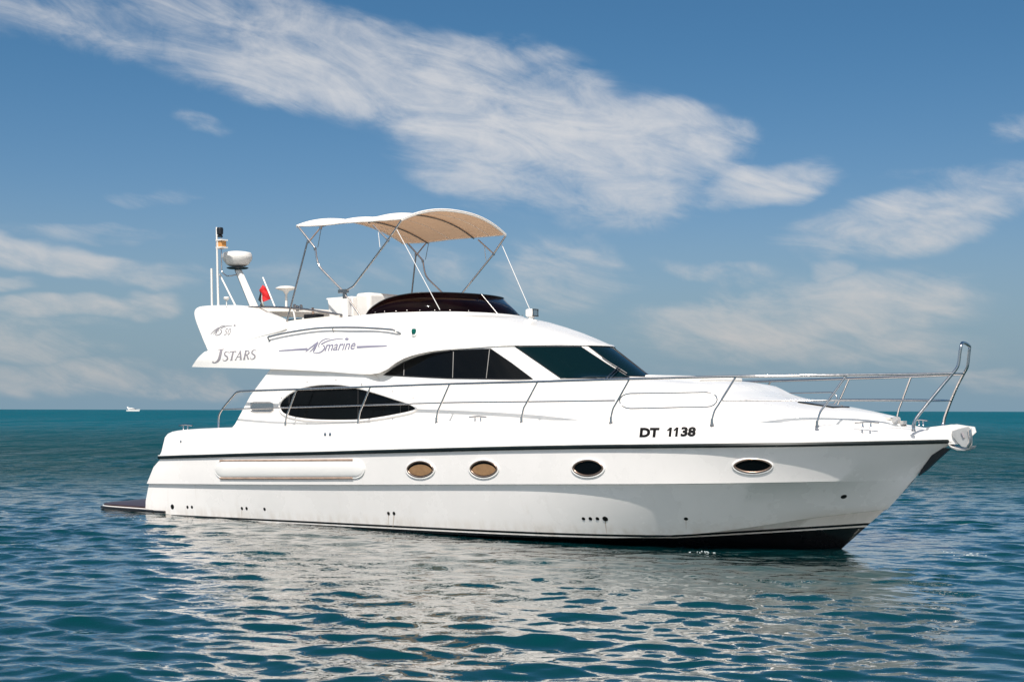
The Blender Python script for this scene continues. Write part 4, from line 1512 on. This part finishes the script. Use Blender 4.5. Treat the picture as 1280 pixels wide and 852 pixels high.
def glyphs(text, box, shear=0.0, bold=0.0, slant=0.0):
    """built-in font outlines fitted into a box of the photograph: (x0, ytop, x1, ybottom); slant = drop of the baseline left to right"""
    cu_ = bpy.data.curves.new('text', 'FONT')
    cu_.body = text
    cu_.offset = bold
    cu_.resolution_u = 4
    ob = bpy.data.objects.new('text', cu_)
    COL.objects.link(ob)
    dg = bpy.context.evaluated_depsgraph_get()
    me = bpy.data.meshes.new_from_object(ob.evaluated_get(dg))
    bm = bmesh.new()
    bm.from_mesh(me)
    bmesh.ops.triangulate(bm, faces=bm.faces)
    bmesh.ops.subdivide_edges(bm, edges=bm.edges, cuts=3, use_grid_fill=True)
    bm.to_mesh(me)
    bm.free()
    vs = [v.co.copy() for v in me.vertices]
    fs_ = [tuple(p.vertices) for p in me.polygons]
    bpy.data.objects.remove(ob)
    bpy.data.curves.remove(cu_)
    bpy.data.meshes.remove(me)
    x0, x1 = min(v.x for v in vs), max(v.x for v in vs)
    y0, y1 = min(v.y for v in vs), max(v.y for v in vs)
    bx0, by0, bx1, by1 = box
    sh = shear * (by1 - by0)
    out = []
    for v in vs:
        u_, w_ = (v.x - x0) / (x1 - x0), (v.y - y0) / (y1 - y0)
        out.append((bx0 + (bx1 - bx0 - sh) * u_ + sh * w_, by1 + (by0 - by1) * w_ + slant * u_))
    return out, fs_


stick('registration_letters', [glyphs('DT', (799.4, 534.4, 824.8, 546.2), 0.10, 0.055)], T_HULL, M['ink'], hull)
stick('registration_number', [ribbon([(838.8, 534.0), (837.4, 545.4)], 3.1, 5, False), ribbon([(834.4, 538.0), (838.4, 534.9)], [1.6, 2.4], 5, False),
                              ribbon([(846.9, 533.9), (845.5, 545.3)], 3.1, 5, False), ribbon([(842.5, 537.9), (846.5, 534.8)], [1.6, 2.4], 5, False),
                              glyphs('38', (850.6, 533.4, 870.8, 545.3), 0.12, 0.05)], T_HULL, M['ink'], hull)

# bow-side name on the flybridge: serif italics drawn as strokes
GL = {
    'J': (0.62, [([(0.30, 1), (0.80, 1)], 0.06, 0), ([(0.56, 1), (0.56, 0.35), (0.52, 0.05), (0.36, -0.16), (0.16, -0.20)], [0.20, 0.20, 0.18, 0.10, 0.05], 1), ([(0.08, -0.14), (0.18, -0.12)], 0.14, 0)]),
    'S': (0.62, [([(0.60, 0.76), (0.56, 0.94), (0.34, 1.0), (0.14, 0.90), (0.13, 0.70), (0.32, 0.54), (0.54, 0.40), (0.60, 0.20), (0.46, 0.03), (0.24, 0.0), (0.10, 0.10), (0.06, 0.28)], [0.03, 0.05, 0.07, 0.13, 0.16, 0.18, 0.17, 0.16, 0.09, 0.06, 0.05, 0.03], 1)]),
    'T': (0.74, [([(0.02, 0.96), (0.78, 0.96)], 0.08, 0), ([(0.04, 0.99), (0.03, 0.76)], 0.05, 0), ([(0.76, 0.99), (0.75, 0.76)], 0.05, 0), ([(0.40, 0.97), (0.40, 0.03)], 0.18, 0), ([(0.24, 0.03), (0.56, 0.03)], 0.06, 0)]),
    'A': (0.80, [([(0.08, 0.03), (0.44, 1.0)], 0.07, 0), ([(0.42, 1.0), (0.72, 0.03)], 0.19, 0), ([(0.22, 0.34), (0.60, 0.34)], 0.06, 0), ([(-0.02, 0.03), (0.20, 0.03)], 0.06, 0), ([(0.56, 0.03), (0.84, 0.03)], 0.06, 0)]),
    'R': (0.78, [([(0.22, 1.0), (0.22, 0.03)], 0.18, 0), ([(0.08, 0.03), (0.38, 0.03)], 0.06, 0), ([(0.08, 0.97), (0.40, 0.97)], 0.06, 0), ([(0.30, 0.96), (0.54, 0.93), (0.64, 0.75), (0.54, 0.57), (0.30, 0.52)], [0.06, 0.09, 0.17, 0.09, 0.06], 1), ([(0.42, 0.52), (0.72, 0.03)], 0.17, 0), ([(0.62, 0.03), (0.84, 0.03)], 0.06, 0)]),
}


def serif(text, x0, base0, base1, x1, h):
    tot = sum(GL[c][0] + 0.08 for c in text)
    k = (x1 - x0 - 0.25 * h) / tot
    out, cx = [], 0.0
    for c in text:
        for pts, w_, sm in GL[c][1]:
            q = []
            for (gx, gy) in pts:
                bx_ = x0 + (cx + gx) * k
                by_ = base0 + (base1 - base0) * (bx_ - x0) / (x1 - x0)
                q.append((bx_ + 0.22 * h * gy, by_ - h * gy))
            ww = [a_ * k for a_ in w_] if isinstance(w_, (list, tuple)) else w_ * (k if abs(pts[0][0] - pts[1][0]) < 0.45 and abs(pts[0][1] - pts[1][1]) > 0.2 else h)
            out.append(ribbon(q, ww, 4, bool(sm)))
        cx += GL[c][0] + 0.08
    return out


stick('name_lettering', serif('J', 264.6, 450.6, 450.0, 279.5, 13.6) + serif('STARS', 277.6, 450.8, 448.3, 322.0, 11.4), T_FLY, M['grey'], fly)
logo = [ribbon([(382, 439.6), (388, 434.6), (394, 430), (397.6, 427.0)], [1.0, 1.8, 1.8, 0.8]), ribbon([(387, 439.8), (391.5, 435.6), (397.2, 427.6)], [0.8, 1.6, 1.8]), ribbon([(391.6, 439.8), (394, 435), (397.6, 427.8)], [1.5, 2.0, 1.2]),
        ribbon([(413, 423.1), (408, 423.4), (403, 425.4), (399.5, 429), (398.4, 432.6), (399.6, 434.4)], [0.5, 1.0, 1.2, 1.2, 1.2, 0.8]),
        ribbon([(403.5, 431.4), (405.8, 433.2), (405.0, 436.4), (401.2, 439.8), (396, 441.2), (391.8, 440.8)], [1.2, 1.6, 1.6, 1.4, 1.0, 0.5]),
        ribbon([(401.5, 430.4), (406, 427.7), (413, 425.1), (421, 423.7), (429, 423.2)], [1.6, 1.4, 1.2, 1.0, 0.6]),
        ribbon([(431.0, 423.8), (432.2, 423.7), (433.6, 423.6), (434.9, 423.7), (436.0, 423.8)], [0.8, 2.8, 3.4, 2.8, 0.8]),
        glyphs('mar\u0131ne', (405.6, 430.4, 445.6, 438.9), 0.32, 0.012, -2.3)]
for (a_, c_, d_, w_) in RUNS:
    stick('rust_run', [ribbon([a_, c_, d_], [w_, w_ * 0.7, w_ * 0.3])], T_HULL, M['stain'], hull, 0.002)
stick('maker_lettering', logo, T_FLY, M['blue'], fly)
stick('side_stripe', [ribbon([(348.6, 438.3), (384.5, 436.0)], [1.3, 2.7], 5, False)], T_FLY, M['blue'], fly)
stick('side_stripe', [ribbon([(445.8, 433.7), (483.6, 432.1)], [2.8, 1.6], 5, False)], T_FLY, M['blue'], fly)
T_FIN = bvh_of(arch)
lg2 = [ribbon([(263.2, 417.6), (268, 413.0), (273.5, 409.0)], [0.6, 1.1, 0.8]), ribbon([(266.6, 417.8), (270, 413.6), (274.0, 409.3)], [0.5, 1.0, 1.0]), ribbon([(269.5, 417.4), (272, 412.5)], [1.1, 1.1], 5, False),
       ribbon([(281, 406.6), (277, 407.6), (273.5, 410.6), (273.2, 414.4)], [0.5, 0.8, 0.9, 0.6]), ribbon([(274.8, 411.4), (277.2, 413.2), (275.6, 417), (271.5, 418.8), (268.5, 418.5)], [0.7, 1.0, 1.0, 0.8, 0.4]),
       ribbon([(276, 410.2), (282, 407.6), (290.3, 406.9)], [0.9, 0.8, 0.4]), ribbon([(292, 406.7), (293.2, 406.6), (294.5, 406.7)], [1.0, 2.2, 1.0]), glyphs('50', (279.8, 410.4, 289.6, 418.6), 0.3, -0.008)]
stick('model_lettering', lg2, T_FIN, M['grey'], arch)

# ------------------------------------------------------------------ anchor in the bow roller
ANC = root('anchor', 'polished plate anchor stowed in the bow roller under the pulpit hoop', 'anchor', BOAT)
ao = [(1189.6, 538.6), (1199, 535.2), (1210, 532.7), (1214, 533.6), (1215, 537), (1215, 555.8), (1213, 558.6), (1208.8, 559.8), (1202, 558.4), (1196, 552.5), (1190.8, 545.6)]
fo = [at(x, y, 0.125) for x, y in ao]
Vv = fo + [Vector((p.x, p.y + 0.02, p.z)) for p in fo]
m_ = len(fo)
fk = link_mesh('fluke', Vv, [tuple(range(m_)), tuple(range(2 * m_ - 1, m_ - 1, -1))] + [(i, (i + 1) % m_, m_ + (i + 1) % m_, m_ + i) for i in range(m_)], M['anchor'], ANC, 30)
bevel(fk, 0.008, 2)
sl_ = Acc().tube([at(1202.2, 540.5, 0.135), at(1205, 547, 0.135)], 0.014, 8)
sl_.build('slot', M['grey'], fk, 40)
Acc().tube([at(1211.8, 537, 0.14), at(1213, 545, 0.14), at(1212.6, 553, 0.14), at(1209, 558, 0.14)], 0.022, 8).build('rim_bar', M['steel'], ANC, 60)
sh_ = Acc()
sh_.box(Vector((1.42, 0, 1.60)), (0.75, 0.035, 0.07))
bevel(sh_.build('shank', M['anchor'], ANC, 30), 0.01)
lo_ = [at(x, y, 0.10) for x, y in ((1184.5, 554.3), (1190, 557.6), (1198, 559.6), (1208, 560.4), (1214.5, 556.8), (1213, 560.5), (1206, 563.4), (1196, 563.0), (1188, 559.6))]
Vv = lo_ + [Vector((p.x, p.y + 0.20, p.z)) for p in lo_]
m_ = len(lo_)
bevel(link_mesh('crown', Vv, [tuple(range(m_)), tuple(range(2 * m_ - 1, m_ - 1, -1))] + [(i, (i + 1) % m_, m_ + (i + 1) % m_, m_ + i) for i in range(m_)], M['anchor'], ANC, 30), 0.008, 2)

# ------------------------------------------------------------------ flag on the radar arch
FLAG = root('flag', 'small red, black and white flag hanging from a thin staff on the radar arch', 'flag', BOAT)
Acc().tube([at(328.2, 346.6, 1.10), at(343.6, 384, 1.10)], 0.014, 8).build('flag_staff', M['gel2'], FLAG, 60)


def cloth(name, pts, m, dy):
    P = [at(x, y, 1.12) for x, y in pts]
    c_ = sum(P, Vector()) / len(P)
    V_ = [Vector((p.x, p.y + 0.05 * math.sin(p.x * 23 + p.z * 9) + dy, p.z)) for p in P]
    o = link_mesh(name, V_, [tuple(range(len(V_)))], m, FLAG, 80)
    sd_ = o.modifiers.new('thickness', 'SOLIDIFY')
    sd_.thickness = 0.004
    return o


cloth('red_band', [(328.2, 356.0), (330, 358.4), (332, 362.8), (334, 368), (336.0, 373.0), (333.6, 375.6), (330.4, 377.6), (330, 372), (329.4, 367), (327.4, 364.6), (325, 363)], M['red'], 0.0)
cloth('black_band', [(325, 363), (327.4, 364.4), (328.2, 366), (326.6, 369.5), (324.6, 374), (323.2, 377.8), (321.2, 374.2), (322.8, 368.5)], M['blackcloth'], 0.01)
cloth('white_band', [(328.2, 366), (329.6, 369), (330.1, 374), (330.3, 378), (329.3, 384), (326, 384.5), (323.0, 383), (323.2, 377.8), (324.6, 374), (326.6, 369.5)], M['whitecloth'], 0.02)
cloth('green_band', [(330.3, 378), (331.2, 380.5), (331.2, 384), (329.3, 384)], M['green'], 0.01)

# ------------------------------------------------------------------ yacht on the horizon
FAR = root('distant_yacht', 'tiny white motor yacht far off on the horizon at the left', 'yacht', Matrix.Translation((-417.5, 1500, 0)) @ Matrix.Rotation(rad(-8), 4, 'Z'))
Vh, Fh = [], []
st_ = [(-7.5, 2.0, 1.5), (-4, 2.1, 1.6), (0, 2.1, 1.8), (4, 1.8, 2.1), (6.5, 0.9, 2.35), (7.8, 0.05, 2.5)]
for x, w_, h_ in st_: Vh += [Vector((x - (0.9 if x > 7 else 0), -w_ * 0.8, -0.3)), Vector((x, -w_, h_)), Vector((x, w_, h_)), Vector((x - (0.9 if x > 7 else 0), w_ * 0.8, -0.3))]
for i in range(5):
    for k in range(3): Fh.append((i * 4 + k, i * 4 + 4 + k, i * 4 + 5 + k, i * 4 + 1 + k))
Fh += [(0, 1, 2, 3), (20, 23, 22, 21)]
link_mesh('hull', Vh, Fh, M['gel'], FAR, 40)


def wedge(name, x0, x1, xa_, xb_, w_, z0, z1, m):
    V_ = [Vector((x0, -w_, z0)), Vector((x1, -w_, z0)), Vector((x1, w_, z0)), Vector((x0, w_, z0)), Vector((xa_, -w_ * .85, z1)), Vector((xb_, -w_ * .85, z1)), Vector((xb_, w_ * .85, z1)), Vector((xa_, w_ * .85, z1))]
    return link_mesh(name, V_, [(3, 2, 1, 0), (4, 5, 6, 7), (0, 1, 5, 4), (1, 2, 6, 5), (2, 3, 7, 6), (3, 0, 4, 7)], m, FAR, 0)


wedge('cabin', -5.2, 3.4, -5.2, 1.4, 1.7, 1.6, 3.0, M['gel'])
wedge('window_band', -4.4, 2.9, -4.3, 1.8, 1.73, 2.2, 2.75, M['glass'])
wedge('flybridge', -6.6, 0.2, -6.9, -1.2, 1.6, 3.0, 3.9, M['gel'])
wedge('radar_arch', -6.6, -5.6, -7.1, -6.4, 1.5, 3.9, 5.2, M['gel'])

# ------------------------------------------------------------------ scraps of foam by the bow
WV = WATER_XYZ


def sea_z(x, y):
    d2 = (WV[:, 0] - x) ** 2 + (WV[:, 1] - y) ** 2
    return float(WV[int(np.argmin(d2)), 2])


def sea_pt(px, py):
    yy = py - ROLL * (px - 640)
    k = CAM_H / ((yy - 512.7) / 1700.0)
    return (px - 640) / 1700.0 * k, k


near = (np.hypot(WV[:, 0], WV[:, 1]) < 40)
WV = WV[near]
Vf, Ff = [], []
for (px, py, sx_, sy_, nfl) in ((878, 689.5, 24, 2.0, 12), (1186, 688.5, 10, 1.2, 5), (1206, 694.5, 30, 3.2, 14), (160, 647, 24, 1.6, 14)):
    for _ in range(nfl):
        qx, qy = px + random.gauss(0, sx_ * 0.5), py + random.gauss(0, sy_ * 0.5)
        x, y = sea_pt(qx, qy)
        z = sea_z(x, y)
        r0 = random.uniform(0.002, 0.007)
        o_ = len(Vf)
        kk = 7
        st_x = random.uniform(1.5, 4.5)
        for ringk, (rr, hh_) in enumerate(((1.0, -0.004), (0.8, 0.003), (0.35, 0.006))):
            for k in range(kk):
                a_ = 2 * math.pi * k / kk
                j_ = random.uniform(0.7, 1.3)
                Vf.append(Vector((x + r0 * rr * j_ * st_x * math.cos(a_), y + r0 * rr * j_ * math.sin(a_), z + hh_)))
        for rk in range(2):
            for k in range(kk):
                k2 = (k + 1) % kk
                Ff.append((o_ + rk * kk + k, o_ + rk * kk + k2, o_ + (rk + 1) * kk + k2, o_ + (rk + 1) * kk + k))
        Ff.append(tuple(o_ + 2 * kk + k for k in range(kk)))
foam = link_mesh('foam', Vf, Ff, M['foam'], None, 50, weld=0)
foam['kind'] = 'stuff'
foam['label'] = 'white flecks of foam on the water by the hull'
foam['category'] = 'foam'
